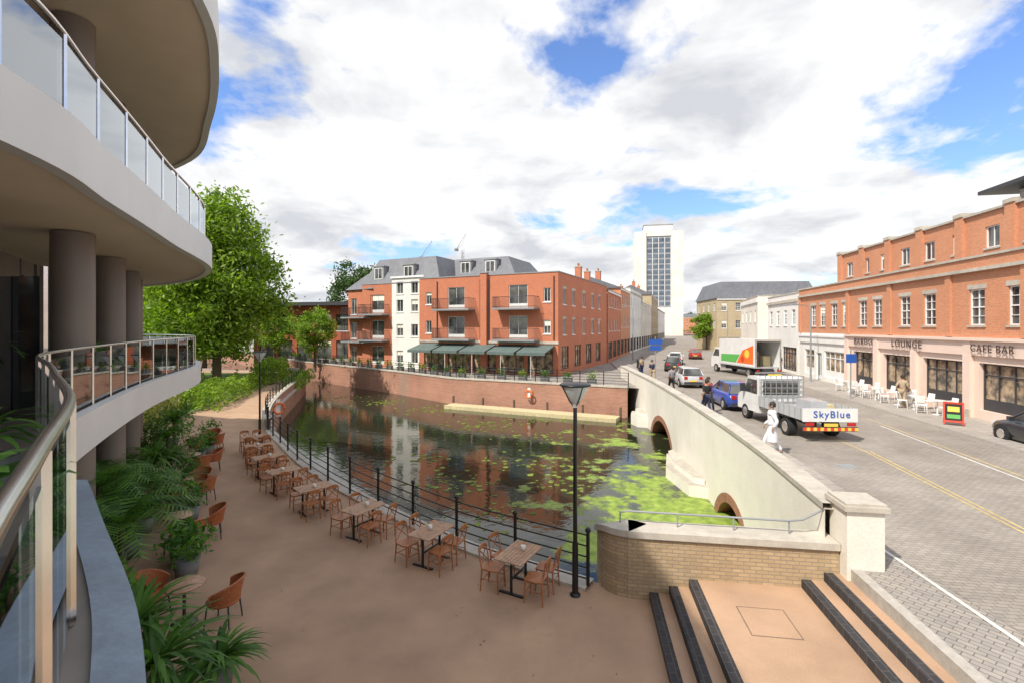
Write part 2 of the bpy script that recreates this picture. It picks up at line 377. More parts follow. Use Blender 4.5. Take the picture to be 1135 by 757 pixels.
# ------------------------------------------------------------------ bridge
br=thing("road_bridge","cream rendered road bridge with two brick arches","bridge")
arches=[(14.6,18.0,-.5),(25.8,31.6,-.1)]
def zb(y):
    for a,b_,c in arches:
        if a<y<b_:
            t=(y-(a+b_)/2)/((b_-a)/2); return -1.9+(c+1.9)*math.sqrt(max(0,1-t*t))
    return -2.6
fine=resample(BL,.12)
mb=MB();mb.strip([Vector((p.x,p.y,zb(p.y))) for p in fine],z3(fine,1.94),M_cream)
inn=offset(fine,.42);mb.strip(z3(inn,1.94),z3(inn,.9),M_cream);mb.obj("parapet",br)
mb=MB();o1=offset(fine,-.04);o2=offset(fine,.46)
mb.strip(z3(o1,1.94),z3(o1,2.06),M_cope);mb.strip(z3(o1,2.06),z3(o2,2.06),M_cope);mb.strip(z3(o2,2.06),z3(o2,1.94),M_cope);mb.strip(z3(o2,1.94),z3(o1,1.94),M_cope)
mb.obj("coping",br)
for a,b_,c in arches:
    idx=[i for i,p in enumerate(fine) if a<p.y<b_]
    lo=[Vector((fine[i].x-.03,fine[i].y,zb(fine[i].y))) for i in idx]
    hi=[]
    for i in idx:
        y=fine[i].y;t=(y-(a+b_)/2)/((b_-a)/2)
        nv=Vector((t,math.sqrt(max(0.02,1-t*t))));nv.normalize()
        hi.append(Vector((fine[i].x-.03,y+nv.x*.32,zb(y)+nv.y*.32)))
    mb=MB();mb.strip(lo,hi,M_brickA);mb.strip([v+Vector((.03,0,0)) for v in hi],hi,M_brickA)
    far=[v+Vector((11,1.5,0)) for v in lo];mb.strip(lo,far,M_brickA,True);mb.obj("arch",br)
def pier(y0,y1,out,zt):
    pts=[p for p in fine if y0<=p.y<=y1];a=pts[0];b_=pts[-1]
    poly=[(a.x,a.y),(a.x-out*.8,a.y+.3),(a.x-out,(a.y+b_.y)/2),(b_.x-out*.8,b_.y-.3),(b_.x,b_.y)]
    mb=MB();mb.prism(poly,-2.6,zt,M_cream,M_cope)
    f=.5;pl=[(a.x+(p[0]-a.x)*f,(a.y+b_.y)/2+(p[1]-(a.y+b_.y)/2)*.88) for p in poly]
    mb.prism(pl,zt,zt+.22,M_cream,M_cope)
    mb.obj("pier",br)
pier(19.2,24.8,.8,-.85);pier(32.8,35.8,.8,-.6)
e=thing("gate_pillar","square cream stone pillar with flat cap at the bridge end","pillar",(6.6,9.27,.48),R(-8.5))
mb=MB();mb.box(-.32,-.32,-.48,.32,.32,1.62,M_cream);mb.obj("shaft",e)
mb=MB();mb.box(-.385,-.385,1.62,.385,.385,1.71,M_cope);mb.box(-.35,-.35,1.71,.35,.35,1.76,M_cope);mb.obj("cap",e)
e=thing("brick_wall","low curved buff brick wall with stone coping by the steps","wall",(SO.x,SO.y,0),A8)
front=[(-1.02,.9),(-1.0,.55),(-.9,.32),(-.72,.13),(-.45,.03),(0,0),(3.52,0)]
front=smooth(front,5);back=offset(front,-.5)
def ztop(i): 
    t=min(1,i/14); return .98+.27*math.sin(t*math.pi/2)
mb=MB();n=len(front)
F0=[Vector((p.x,p.y,0)) for p in front];F1=[Vector((p.x,p.y,ztop(i))) for i,p in enumerate(front)]
B0=[Vector((p.x,p.y,0)) for p in back];B1=[Vector((p.x,p.y,ztop(i))) for i,p in enumerate(back)]
mb.strip(F0,F1,M_brickB);mb.strip(B1,B0,M_brickB);mb.add([F0[0],F1[0],B1[0],B0[0]],[(0,1,2,3)],M_brickB);mb.obj("wall",e)
fo=offset(front,.06);bo=offset(front,-.56);mb=MB()
a0=[Vector((p.x,p.y,ztop(i))) for i,p in enumerate(fo)];a1=[v+Vector((0,0,.13)) for v in a0];b0=[Vector((p.x,p.y,ztop(i))) for i,p in enumerate(bo)];b1=[v+Vector((0,0,.13)) for v in b0]
mb.strip(a0,a1,M_cope);mb.strip(a1,b1,M_cope);mb.strip(b1,b0,M_cope);mb.strip(b0,a0,M_cope);mb.add([a0[0],a1[0],b1[0],b0[0]],[(0,1,2,3)],M_cope);mb.obj("coping",e)
e=thing("handrail","thin grey metal handrail bracketed on the wall coping","handrail",(SO.x,SO.y,0),A8)
mb=MB();mb.tube([(-.55,.42,1.36),(-.55,.42,1.58),(-.4,.36,1.64),(2.75,.3,1.64),(3.0,.3,1.68),(3.4,.32,1.9)],.022,M_lead,8);mb.obj("rail",e)
for x in (.6,1.7,2.75):
    mb=MB();mb.cyl((x,.31,1.36),(x,.31,1.64),.016,.016,M_lead,8);mb.obj("bracket",e)
def flight(name,xs,zs,zend,label):
    e=thing(name,label,"steps",(SO.x,SO.y,0),A8)
    for i,(x,z) in enumerate(zip(xs,zs)):
        x1=xs[i+1] if i+1<len(xs) else zend
        s=MB();s.box(x+.012,-22,z-.16,x1+.012,-.002,z-.004,M_terr);s.obj("step",e)
        s=MB();s.box(x,-22,z-.16,x+.17,-.004,z,M_brickD);s.obj("nosing",e)
    return e
flight("stone_steps",[0,.38,.76],[.16,.32,.48],2.85,"three brown steps with dark brick nosings up to a landing")
flight("stone_steps",[2.85,3.25],[.64,.80],3.6,"two brown steps with dark brick nosings up to the street")
mb=MB();mb.box(3.6,-22,.4,3.78,-.004,1.02,M_kerb);o=mb.obj("street_kerb",kind="structure");o.location=(SO.x,SO.y,0);o.rotation_euler=(0,0,A8)
M_joint=pm("cover_joint",(.20,.14,.10),.1,5,.9,stain=0)
mb=MB()
for a in ((1.4,-1.7,2.2,-1.68),(1.4,-.87,2.2,-.85),(1.4,-1.68,1.42,-.87),(2.18,-1.68,2.2,-.87)):
    mb.box(a[0],a[1],.478,a[2],a[3],.481,M_joint)
mb.box(1.42,-1.68,.477,2.18,-.87,.4795,M_terr)
o=mb.obj("access_cover");o.location=(SO.x,SO.y,0);o.rotation_euler=(0,0,A8);tag(o,"flush rectangular inspection cover in the brown landing","manhole cover")
# ------------------------------------------------------------------ road, pavements
def FX(y): return 18.2+.187*y
mb=MB()
rl=[(p.x+2.2,p.y) for p in BL if p.y>12]
road=[(7.0,-10),(7.6,10.3)]+rl+[(16,60),(26.5,90),(53,165),(90,270),(400,1130),(430,1130),(100,270),(62,165),(36,90),(26,60),(FX(44)-3.3,44),(FX(-10)-3.3,-10)]
mb.sheet(road,1.004,M_road);mb.obj("road",kind="structure")
mb=MB()
lp=[(p.x+.45,p.y) for p in BL];rp=[(p.x+2.15,p.y) for p in BL]
mb.prism([q for q in lp if q[1]>13]+[(12.5,61),(22.8,90),(49,164),(50.5,164),(24.6,90),(14.5,60)]+[q for q in rp if q[1]>13][::-1],1.0,1.1,M_kerb,M_flag);mb.obj("pavement",kind="structure")
mb=MB();mb.prism([(FX(-8)-3.2,-8),(FX(44)-3.2,44),(27.5,60),(38,90),(64,165),(68,165),(46,90),(33,60),(FX(44)+.3,44),(FX(-8)+.3,-8)],1.0,1.12,M_kerb,M_flag);mb.obj("pavement",kind="structure")
def line(p,q,wd,mat,z=1.009):
    p=Vector(p);q=Vector(q);n=(q-p).normalized();n=Vector((-n.y,n.x))*wd/2
    mb=MB();mb.add([(*(p-n),z),(*(q-n),z),(*(q+n),z),(*(p+n),z)],[(0,1,2,3)],mat);mb.obj("road_marking",kind="structure")
line((6.9,3),(7.6,10.6),.08,M_white)
line((9.9,5),(12.85,17.6),.055,M_yellow);line((10.08,5),(13.03,17.6),.055,M_yellow)
line((12.85,17.6),(13.6,24),.055,M_yellow)
line((13.2,6),(16.9,22.2),.06,M_white);line((13.45,6),(17.6,24),.05,M_yellow)
for k in range(3,9):
    y=22+k*6; x=12.6+.1*(y-20)+max(0,y-44)*.25
    line((x,y),(x+.35,y+3),.08,M_white)
for (x,y) in ((8.2,13.8),(10.6,15.5),(16.2,25.5)):
    mb=MB();mb.box(x,y,1.004,x+.55,y+.45,1.012,M_lead);o=mb.obj("drain_cover");tag(o,"small grey iron drain cover set in the road","drain cover")

# ------------------------------------------------------------------ facades
def window(par,T,x0,z0,x1,z1,style,dep=.14):
    fm=M_df if 'dark' in style else M_wf
    g=MB();g.add([(x0,dep,z0),(x1,dep,z0),(x1,dep,z1),(x0,dep,z1)],[(0,1,2,3)],M_shop if 'shop' in style else M_win,T=T);wo=g.obj("window",par)
    f=MB();t=.06 if 'shop' not in style else .08
    y0,y1=dep-.06,dep-.005
    f.box(x0,y0,z0,x0+t,y1,z1,fm,T);f.box(x1-t,y0,z0,x1,y1,z1,fm,T);f.box(x0+t,y0,z0,x1-t,y1,z0+t,fm,T);f.box(x0+t,y0,z1-t,x1-t,y1,z1,fm,T)
    W=x1-x0;H=z1-z0;s=.03
    def vb(x): f.box(x-s/2,y0+.01,z0+t,x+s/2,y1+.001,z1-t,fm,T)
    def hb(z,ss=s): f.box(x0+t,y0+.008,z-ss/2,x1-t,y1+.002,z+ss/2,fm,T)
    if 'sash' in style: vb((x0+x1)/2);hb((z0+z1)/2,.06);hb(z0+H*.25);hb(z0+H*.75)
    elif 'door' in style: vb((x0+x1)/2);hb(z0+.25,.3)
    elif 'shop' in style:
        s=.05
        n=max(2,round(W/.8))
        for i in range(1,n): vb(x0+W*i/n)
        hb(z1-H*.25,.06);hb(z0+.3,.5 if 'stall' in style else .06)
    elif 'case' in style: vb((x0+x1)/2)
    f.obj("frame",wo)
    if 'blind' in style or (random.random()<.25 and 'shop' not in style):
        c=MB();hh=random.uniform(.2,.4);c.box(x0+t,y1+.0005,z1-t-H*hh,x1-t,y1+.003,z1-t,M_gold,T);c.obj("blind",wo)
    if 'nosill' not in style and 'shop' not in style and 'door' not in style:
        s_=MB();s_.box(x0-.08,-.06,z0-.1,x1+.08,dep-.02,z0-.003,M_cope if 'stone' in style else M_wf,T);s_.obj("sill",wo)
    if 'head' in style:
        s_=MB();s_.box(x0-.1,-.02,z1+.003,x1+.1,.05,z1+.22,M_cope,T);s_.obj("lintel",wo)
def facade(par,T,x0,x1,z0,z1,ops,mat,dep=.14,nm="wall"):
    xs=sorted(set([x0,x1]+[o[0] for o in ops]+[o[2] for o in ops]));zs=sorted(set([z0,z1]+[o[1] for o in ops]+[o[3] for o in ops]))
    mb=MB()
    for i in range(len(xs)-1):
        for j in range(len(zs)-1):
            cx=(xs[i]+xs[i+1])/2;cz=(zs[j]+zs[j+1])/2
            if any(o[0]<cx<o[2] and o[1]<cz<o[3] for o in ops): continue
            mb.add([(xs[i],0,zs[j]),(xs[i+1],0,zs[j]),(xs[i+1],0,zs[j+1]),(xs[i],0,zs[j+1])],[(0,1,2,3)],mat,T=T)
    for o in ops:
        a,b_,c,d=o[:4]
        mb.add([(a,0,b_),(c,0,b_),(c,0,d),(a,0,d),(a,dep,b_),(c,dep,b_),(c,dep,d),(a,dep,d)],[(0,1,5,4),(1,2,6,5),(2,3,7,6),(3,0,4,7)],mat,T=T)
    mb.obj(nm,par)
    for o in ops: window(par,T,*o[:4],o[4],dep)
def Tside(w): return Matrix.Translation((w,0,0))@Matrix.Rotation(R(90),4,'Z')
def Tleft(d): return Matrix.Translation((0,d,0))@Matrix.Rotation(R(-90),4,'Z')
I4=Matrix.Identity(4)
def parapet(par,w,d,z,h,th,mat,cope):
    mb=MB()
    for a in ((0,0,w,th),(0,d-th,w,d),(0,th,th,d-th),(w-th,th,w,d-th)): mb.box(a[0],a[1],z,a[2],a[3],z+h,mat)
    mb.obj("parapet",par)
    mb=MB();q=.06
    for a in ((-q,-q,w+q,th+q),(-q,d-th-q,w+q,d+q),(-q,th+q,th+q,d-th-q),(w-th-q,th+q,w+q,d-th-q)): mb.box(a[0],a[1],z+h,a[2],a[3],z+h+.1,cope)
    mb.obj("coping",par)
def mansard(par,x0,y0,x1,y1,z,h,ins,mat,name="roof",ov=.25):
    mb=MB();a=[(x0-ov,y0-ov,z),(x1+ov,y0-ov,z),(x1+ov,y1+ov,z),(x0-ov,y1+ov,z)];b_=[(x0+ins,y0+ins,z+h),(x1-ins,y0+ins,z+h),(x1-ins,y1-ins,z+h),(x0+ins,y1-ins,z+h)]
    mb.add(a+b_,[(0,1,5,4),(1,2,6,5),(2,3,7,6),(3,0,4,7),(4,5,6,7),(3,2,1,0)],mat);return mb.obj(name,par)
def backbox(par,w,d,z,mat,sides=('b','l','r')):
    mb=MB()
    if 'b' in sides: mb.add([(0,d,0),(w,d,0),(w,d,z),(0,d,z)],[(3,2,1,0)],mat)
    if 'l' in sides: mb.add([(0,0,0),(0,d,0),(0,d,z),(0,0,z)],[(3,2,1,0)],mat)
    if 'r' in sides: mb.add([(w,0,0),(w,d,0),(w,d,z),(w,0,z)],[(0,1,2,3)],mat)
    mb.obj("wall",par)
def balcony(par,T,x0,x1,z,d=1.3,mat=None):
    b_=MB();b_.box(x0,-d,z-.18,x1,-.003,z,M_lead,T);bo=b_.obj("balcony",par)
    r=MB();H=1.05
    path=[(x0+.04,-.01,z+H),(x0+.04,-d+.04,z+H),(x1-.04,-d+.04,z+H),(x1-.04,-.01,z+H)]
    r.tube(path,.025,M_df,6,T);r.tube([(p[0],p[1],z+.12) for p in path],.018,M_df,6,T)
    n=int((x1-x0)/.12)
    for i in range(n+1):
        x=x0+.04+(x1-x0-.08)*i/n;r.box(x-.008,-d+.03,z,x+.008,-d+.05,z+H,M_df,T)
    n=int(d/.12)
    for xx in (x0+.04,x1-.04):
        for i in range(n):
            y=-d+.04+d*i/n;r.box(xx-.008,y-.008,z,xx+.008,y+.008,z+H,M_df,T)
    r.obj("balustrade",bo)
OA=R(-25.3)
ob=thing("brick_apartment_block","three storey orange brick apartment block with balconies over a cafe","building",(-9.9,51.7,1.0),OA)
W,D,H=15.7,18,9.3
ops=[]
for cx in (4.6,11.6):
    for z in (3.4,6.4): ops.append((cx-1.0,z,cx+1.0,z+2.2,'door case'))
for z in (3.9,6.9):
    for cx in (1.2,14.6): ops.append((cx-.35,z,cx+.35,z+1.3,'case'))
for i in range(5): ops.append((.6+i*3.0,.15,.6+i*3.0+2.6,2.7,'shop dark'))
facade(ob,I4,0,W,0,H,ops,M_brickO)
so_=[]
for z in (3.8,6.7):
    for cx in (1.8,4.6,8.2,11.5,14.5): so_.append((cx-.45,z,cx+.45,z+1.5,'case head'))
for cx in (2,6,10,14): so_.append((cx-1.1,.5,cx+1.1,2.7,'shop dark'))
facade(ob,Tside(W),0,D,0,H,so_,M_brickO)
backbox(ob,W,D,H,M_brickO,('b','l'))
mb=MB();mb.sheet([(0.3,.3),(W-.3,.3),(W-.3,D-.3),(.3,D-.3)],H-.3,M_lead);mb.obj("roof",ob)
parapet(ob,W,D,H,.35,.3,M_brickO,M_lead)
mb=MB();mb.box(7.6,-.35,0,8.3,-.003,H+.55,M_brickO);mb.box(7.5,-.42,H+.55,8.4,.1,H+.65,M_lead);mb.obj("pilaster",ob)
for z in (2.95,):
    mb=MB();mb.box(-.03,-.08,z,W+.05,-.004,z+.22,M_cope);mb.obj("string_course",ob)
for x in (2.3,7.45,8.45,15.3):
    mb=MB();mb.cyl((x,-.08,3.3),(x,-.08,H),.05,.05,M_df,8);mb.obj("drainpipe",ob)
for cx in (4.6,11.6):
    for z in (3.35,6.35): balcony(ob,I4,cx-2.2,cx+2.2,z)
for i in range(5):
    x0=.4+i*3.05
    a=MB();a.add([(x0,-.1,2.85),(x0+2.8,-.1,2.85),(x0+2.8,-2.6,2.25),(x0,-2.6,2.25),(x0,-2.6,2.0),(x0+2.8,-2.6,2.0)],[(0,1,2,3),(3,2,5,4)],M_awn)
    for xx in (x0,x0+2.8): a.add([(xx,-.1,2.85),(xx,-2.6,2.25),(xx,-2.6,2.2),(xx,-.1,2.7)],[(0,1,2,3)],M_awn)
    a.obj("awning",ob)
    a=MB();a.cyl((x0+1.4,-2.5,0),(x0+1.4,-2.5,2.2),.03,.03,M_wf,6);a.obj("awning_post",ob)
mbk=thing("mansard_apartment_block","white and brick apartment block with grey mansard roof and dormers","building",(-9.9-.905*8.6+.3,51.7+.427*8.6+.8,1.0),OA)
W2,D2,H2=17.6,13,10.0
ops=[];
for z in (.6,3.5,6.2,8.2):
    for cx in (5.4,7.4): ops.append((cx-.45,z,cx+.45,z+1.35,'case'))
facade(mbk,I4,4.3,8.6,0,H2,ops,M_whiteR)
ops=[]
for z in (.3,3.2,6.1): ops.append((1.2,z,3.2,z+2.1,'door case'))
facade(mbk,I4,0,4.3,0,9.4,ops,M_brickO,nm="brick_bay")
for z in (3.1,6.0): balcony(mbk,I4,.4,3.9,z,1.2)
mb=MB();mb.box(8.6,3.8,0,W2,D2,H2+.2,M_brickO);mb.box(0,.3,0,8.59,D2,9.3,M_brickO);mb.obj("wall",mbk)
mansard(mbk,0,.2,10.5,D2-.4,9.4,3.0,1.3,M_slate);mansard(mbk,5.5,4.0,W2,D2,H2+.2,2.25,1.4,M_slate)
for (x,y,z) in [(2.2,.5,9.7),(6.4,.5,9.7),(11.4,4.4,10.3),(14.6,4.4,10.3)]:
    d=MB();d.box(x-.75,y-.25,z,x+.75,y+1.6,z+1.7,M_lead);d.box(x-.85,y-.35,z+1.7,x+.85,y+1.6,z+1.82,M_lead);do=d.obj("dormer",mbk)
    g=MB();g.box(x-.5,y-.27,z+.35,x+.5,y-.26,z+1.5,M_win);g.box(x-.58,y-.3,z+.27,x+.58,y-.275,z+.35,M_wf);g.box(x-.58,y-.3,z+1.5,x+.58,y-.275,z+1.58,M_wf);g.box(x-.58,y-.3,z+.35,x-.5,y-.275,z+1.5,M_wf);g.box(x+.5,y-.3,z+.35,x+.58,y-.275,z+1.5,M_wf);g.box(x-.03,y-.3,z+.35,x+.03,y-.275,z+1.5,M_wf);g.obj("window",do)
mb=MB();mb.box(4.2,-.15,H2-.05,8.7,.0,H2+.15,M_wf);mb.obj("cornice",mbk)
b3=thing("brick_apartment_block","orange brick riverside block with stacked dark balconies and hipped roof","building",(-19.6,57.9,1.0),R(-33))
ops=[]
for z in (.4,3.2,6.0):
    for cx in (1.0,3.0): ops.append((cx-.5,z,cx+.5,z+1.9,'case'))
facade(b3,I4,0,4.2,0,8.9,ops,M_brickO);backbox(b3,4.2,10,8.9,M_brickO)
mansard(b3,0,0,4.2,10,8.9,2.0,1.6,M_slate)
for z in (2.9,5.7): balcony(b3,I4,.1,4.1,z,1.2)
def house(name,label,loc,rz,w,d,h,mat,floors,ncol,roof='pitch',roofh=2.5,side=True,shop=True,style='sash',wh=1.5,ww=.95,chim=0,rmat=None):
    e=thing(name,label,"building",(loc[0],loc[1],1.0),rz)
    fh=h/floors;ops=[]
    for f in range(floors):
        if f==0 and shop:
            n=max(1,round(w/4));
            for i in range(n): ops.append((w*i/n+.35,.35,w*(i+1)/n-.35,2.6,'shop dark'))
        else:
            for c in range(ncol):
                cx=w*(c+.5)/ncol; z=f*fh+fh*.3;ops.append((cx-ww/2,z,cx+ww/2,z+min(wh,fh*.6),style))
    facade(e,I4,0,w,0,h,ops,mat)
    if side:
        ops=[]
        for f in range(1 if shop else 0,floors):
            n=max(1,int(d/3.5))
            for c in range(n):
                cx=d*(c+.5)/n;z=f*fh+fh*.3;ops.append((cx-ww/2,z,cx+ww/2,z+min(wh,fh*.6),style))
        facade(e,Tside(w),0,d,0,h,ops,mat)
        opl=[(d-o[2],o[1],d-o[0],o[3],o[4]) for o in ops]
        facade(e,Tleft(d),0,d,0,h,opl,mat);backbox(e,w,d,h,mat,('b',))
    else: backbox(e,w,d,h,mat)
    rm=rmat or M_slate
    if roof=='pitch':
        r=MB();o_=.25;r.add([(-o_,-o_,h),(w+o_,-o_,h),(w+o_,d+o_,h),(-o_,d+o_,h),(-o_,d/2,h+roofh),(w+o_,d/2,h+roofh)],[(0,1,5,4),(2,3,4,5),(1,2,5),(3,0,4),(3,2,1,0)],rm);r.obj("roof",e)
    elif roof=='hip': mansard(e,0,0,w,d,h,roofh,min(w,d)*.42,rm)
    elif roof=='mansard': mansard(e,0,0,w,d,h,roofh,1.0,rm)
    else:
        r=MB();r.sheet([(.2,.2),(w-.2,.2),(w-.2,d-.2),(.2,d-.2)],h-.2,M_lead);r.obj("roof",e);parapet(e,w,d,h,.5,.25,mat,M_cope)
    for k in range(chim):
        x=w*(k+.5)/max(1,chim);c=MB();c.box(x-.5,d*.5-.4,h+roofh*.3,x+.5,d*.5+.4,h+roofh+1.4,M_brickO);c.box(x-.56,d*.5-.46,h+roofh+1.4,x+.56,d*.5+.46,h+roofh+1.52,M_cope);co_=c.obj("chimney",e)
        for q in (-.25,.25):
            c=MB();c.cyl((x+q,d*.5,h+roofh+1.52),(x+q,d*.5,h+roofh+1.95),.13,.1,M_terra,8);c.obj("chimney_pot",co_)
    c=MB();c.box(-.04,-.16,h-.3,w+.04,-.004,h-.02,M_wf if mat is not M_whiteR else M_cope);c.obj("cornice",e)
    return e
def leftrow(p,q,*a,**k): 
    d=Vector(q)-Vector(p);return math.atan2(d.y,d.x),d.length
def LH(p,q,dep,h,mat,fl,nc,label,**k):
    rz,L=leftrow(p,q); return house("street_house",label,p,rz,L,dep,h,mat,fl,nc,**k)
LH((12.3,62.0),(16.5,73.5),9,9.3,M_brickO,3,5,"red brick three storey shop terrace with tall chimneys",chim=2,roofh=2.0)
LH((16.6,73.8),(20.5,84),9,10.5,M_brickR,3,4,"brick gabled town house above a shop",chim=1,roofh=1.8)
LH((20.6,84.3),(26.5,99),10,10.8,M_whiteR,3,5,"white rendered three storey building above shops",roof='flat')
LH((26.7,99.5),(34,118),10,9.5,M_cream,3,5,"cream rendered shop terrace with slate roof",chim=2)
LH((34.2,118.5),(44,146),10,12.5,M_brickY,4,6,"tall yellow brick block of shops with slate roof",chim=2)
LH((44.4,147),(60,190),10,10,M_whiteR,3,6,"white shops farther down the street",chim=3)
def RH(p,q,dep,h,mat,fl,nc,label,**k):
    d=Vector(p)-Vector(q);rz=math.atan2(d.y,d.x);return house("street_house",label,q,rz,d.length,dep,h,mat,fl,nc,**k)
RH((26.6,45),(28.6,54),9,7.2,M_whiteR,2,4,"plain white two storey shop with flat roof",roof='flat')
RH((31.5,62),(36,76),12,8.0,M_cream,2,4,"cream two storey shop unit",roof='flat')
yb=house("yellow_brick_building","long yellow stock brick office with hipped slate roof",(39,92),R(-6),18,14,10.0,M_brickY,3,7,roof='mansard',roofh=3.2)
RH((52,112),(66,150),12,8,M_brickR,2,6,"low red brick shops at the far end of the street",chim=2)
RH((66.5,151),(86,205),12,9,M_cream,3,8,"pale rendered shops in the distance",chim=2)
RH((87,206),(130,330),14,10,M_brickO,3,9,"distant brick terrace closing the street",chim=3)
house("street_house","distant brick and render houses beyond the high street",(72,330),R(-14),60,16,11,M_brickR,3,10,chim=4,side=False)
# --- tower block
tw=thing("tower_block","cream high rise tower with dark glazed centre and rooftop plant","tower",(66.5,262,1),R(-12))
tW,tD,tH=25,20,56
M_tg=pm("tower_glazing",(.12,.15,.19),.4,.3,.2,stain=0)
M_tp=pm("tower_panel",(.30,.32,.35),.15,.3,.5,stain=0)
mb=MB();mb.box(0,0,0,6.0,tD,tH,M_cream);mb.box(19,0,0,tW,tD,tH,M_cream);mb.obj("wall",tw)
mb=MB();mb.box(6,1,0,19,tD,tH-2.5,M_tp);mb.box(6,.6,tH-2.5,19,tD,tH+1.2,M_cream);mb.box(6,.3,0,19,.99,15,M_cream);mb.obj("centre_wall",tw)
mb=MB();mb.box(5,4,tH+1.2,20,tD-4,tH+4,M_fascia);mb.box(4.7,3.7,tH+4,20.3,tD-3.7,tH+4.4,M_lead);mb.obj("plant_room",tw)
for i in range(5,18):
    z=2+i*2.85
    g=MB();g.box(6.1,.85,z,18.9,.95,z+1.8,M_tg);wo=g.obj("window",tw)
    f=MB()
    for k in range(5): f.box(6.05+k*3.15,.72,z-.5,6.35+k*3.15,.84,z+2.3,M_whiteR)
    f.obj("frame",wo)
# --- cranes
def crane(x,y,h,rz,lab):
    e=thing("tower_crane",lab,"crane",(x,y,1),rz);s=MB()
    for dx_,dy_ in ((-.5,-.5),(.5,-.5),(.5,.5),(-.5,.5)): s.cyl((dx_,dy_,0),(dx_,dy_,h),.1,.1,M_lead,4)
    for k in range(int(h/2)): s.cyl((-.5,-.5,k*2),(.5,-.5,k*2+2),.06,.06,M_lead,4);s.cyl((-.5,.5,k*2+2),(.5,.5,k*2),.06,.06,M_lead,4)
    s.obj("mast",e);s=MB()
    s.cyl((-4,0,h),(2,0,h+9),.2,.12,M_lead,4);s.cyl((-4,0,h),(0,0,h+3),.08,.08,M_lead,4);s.cyl((0,0,h+3),(2,0,h+9),.06,.06,M_lead,4);s.box(-5,-.6,h-.8,-3,.6,h+.4,M_lead);s.obj("jib",e)
crane(-45,260,42,0,"slim grey tower crane beyond the rooftops");crane(-26,255,45,R(40),"slim grey tower crane beyond the rooftops")
# --- brick shopping parade on the right
RA=math.atan2(-.983,-.184);oy=44.5
rb=thing("brick_shop_parade","red brick parade with white sash windows over pale shopfronts","building",(FX(oy),oy,1.0),RA)
RW=31.0
def LX(Y): return (oy-Y)/.983
ops=[]
for Y in (18.6,21.2,23.5,26.9,29.1,32,33.8,36.2,38,40,41.7): 
    x=LX(Y);ops.append((x-.5,4.6,x+.5,6.35,'sash stone head'))
facade(rb,I4,0,RW,4.0,7.3,ops,M_brickR)
ops=[(1.0,.5,3.0,2.6,'shop stall'),(3.4,.1,4.4,2.4,'door case'),(4.9,.5,8.2,2.6,'shop stall')]
facade(rb,I4,0,8.8,0,3.998,ops,M_whiteR,nm="white_shopfront")
ops=[]
for a,b_ in ((9.6,12.2),(13.4,16.2),(17.35,20.4),(21.5,24.2),(25.3,27.8)): ops.append((a,.55,b_,2.8,'shop dark stall'))
facade(rb,I4,8.8,RW,0,3.998,ops,M_pink,.25,nm="shopfront")
mb=MB();mb.box(8.85,-.14,3.15,RW,-.003,3.85,M_pink);mb.box(8.8,-.28,3.85,RW,-.003,3.99,M_pink);mb.obj("fascia",rb)
mb=MB();mb.box(0,-.12,3.2,8.8,-.003,3.7,M_whiteR);mb.box(0,-.2,3.7,8.8,-.003,3.85,M_wf);mb.obj("fascia",rb)
for x in (8.9,12.8,16.75,20.95,24.75,28.4):
    mb=MB();mb.box(x-.24,-.2,0,x+.24,-.003,3.15,M_pink);mb.box(x-.24,-.18,3.15,x+.24,-.005,3.85,M_pink);mb.box(x-.28,-.24,0,x+.28,-.2,.5,M_cope);mb.obj("pilaster",rb)
for x in (.1,8.9,14.2,19.5,24.2,28.6):
    mb=MB();mb.box(x-.2,-.12,4.03,x+.2,-.003,7.2,M_brickR);mb.obj("pilaster",rb)
mb=MB();mb.box(-.05,-.22,7.2,RW,-.0,7.36,M_cope);mb.box(-.02,-.1,7.36,RW,.3,7.85,M_brickR);mb.box(-.08,-.18,7.85,RW,.38,7.96,M_cope);mb.obj("cornice",rb)
backbox(rb,RW,12,7.3,M_brickR,('l','b'))
mb=MB();mb.sheet([(0,.3),(RW,.3),(RW,12),(0,12)],7.4,M_lead);mb.obj("roof",rb)
T2=Matrix.Translation((0,3.2,0));ops=[]
for x in [2+2.6*i for i in range(11)]: ops.append((x-.5,8.9,x+.5,10.1,'case stone'))
facade(rb,T2,0,RW,7.4,10.9,ops,M_brickR,nm="upper_wall")
mb=MB();mb.add([(0,3.2,7.4),(0,11,7.4),(0,11,10.9),(0,3.2,10.9)],[(3,2,1,0)],M_brickR);mb.obj("upper_wall",rb)
for i in range(9):
    x=.2+i*3.7;mb=MB();mb.box(x,3.0,7.4,x+.6,3.7,11.0,M_brickR);mb.box(x-.05,2.94,11.0,x+.65,3.77,11.22,M_cope);mb.obj("pier",rb)
mb=MB();mb.box(-.1,3.05,10.9,RW,11,11.02,M_cope);mb.obj("coping",rb)
mb=MB();mb.box(17,2.9,11.9,RW,11,12.1,M_df);mb.box(18,4.2,11.03,RW,10,11.9,M_whiteR);mb.obj("roof",rb)
def text(body,par,loc,size,mat,name,ex=.012,rot=(R(90),0,0),sx=1,off=.01,sp=1.1):
    c=bpy.data.curves.new(name,'FONT');c.body=body;c.size=size;c.extrude=ex;c.align_x='CENTER';c.align_y='CENTER';c.space_character=sp;c.offset=off
    t=bpy.data.objects.new("tmp",c);COL.objects.link(t);dg=bpy.context.evaluated_depsgraph_get()
    me=bpy.data.meshes.new_from_object(t.evaluated_get(dg));bpy.data.objects.remove(t)
    me.materials.clear();me.materials.append(mat)
    o=bpy.data.objects.new(name,me);COL.objects.link(o);o.parent=par;o.location=loc;o.rotation_euler=rot;o.scale=(sx,1,1);return o
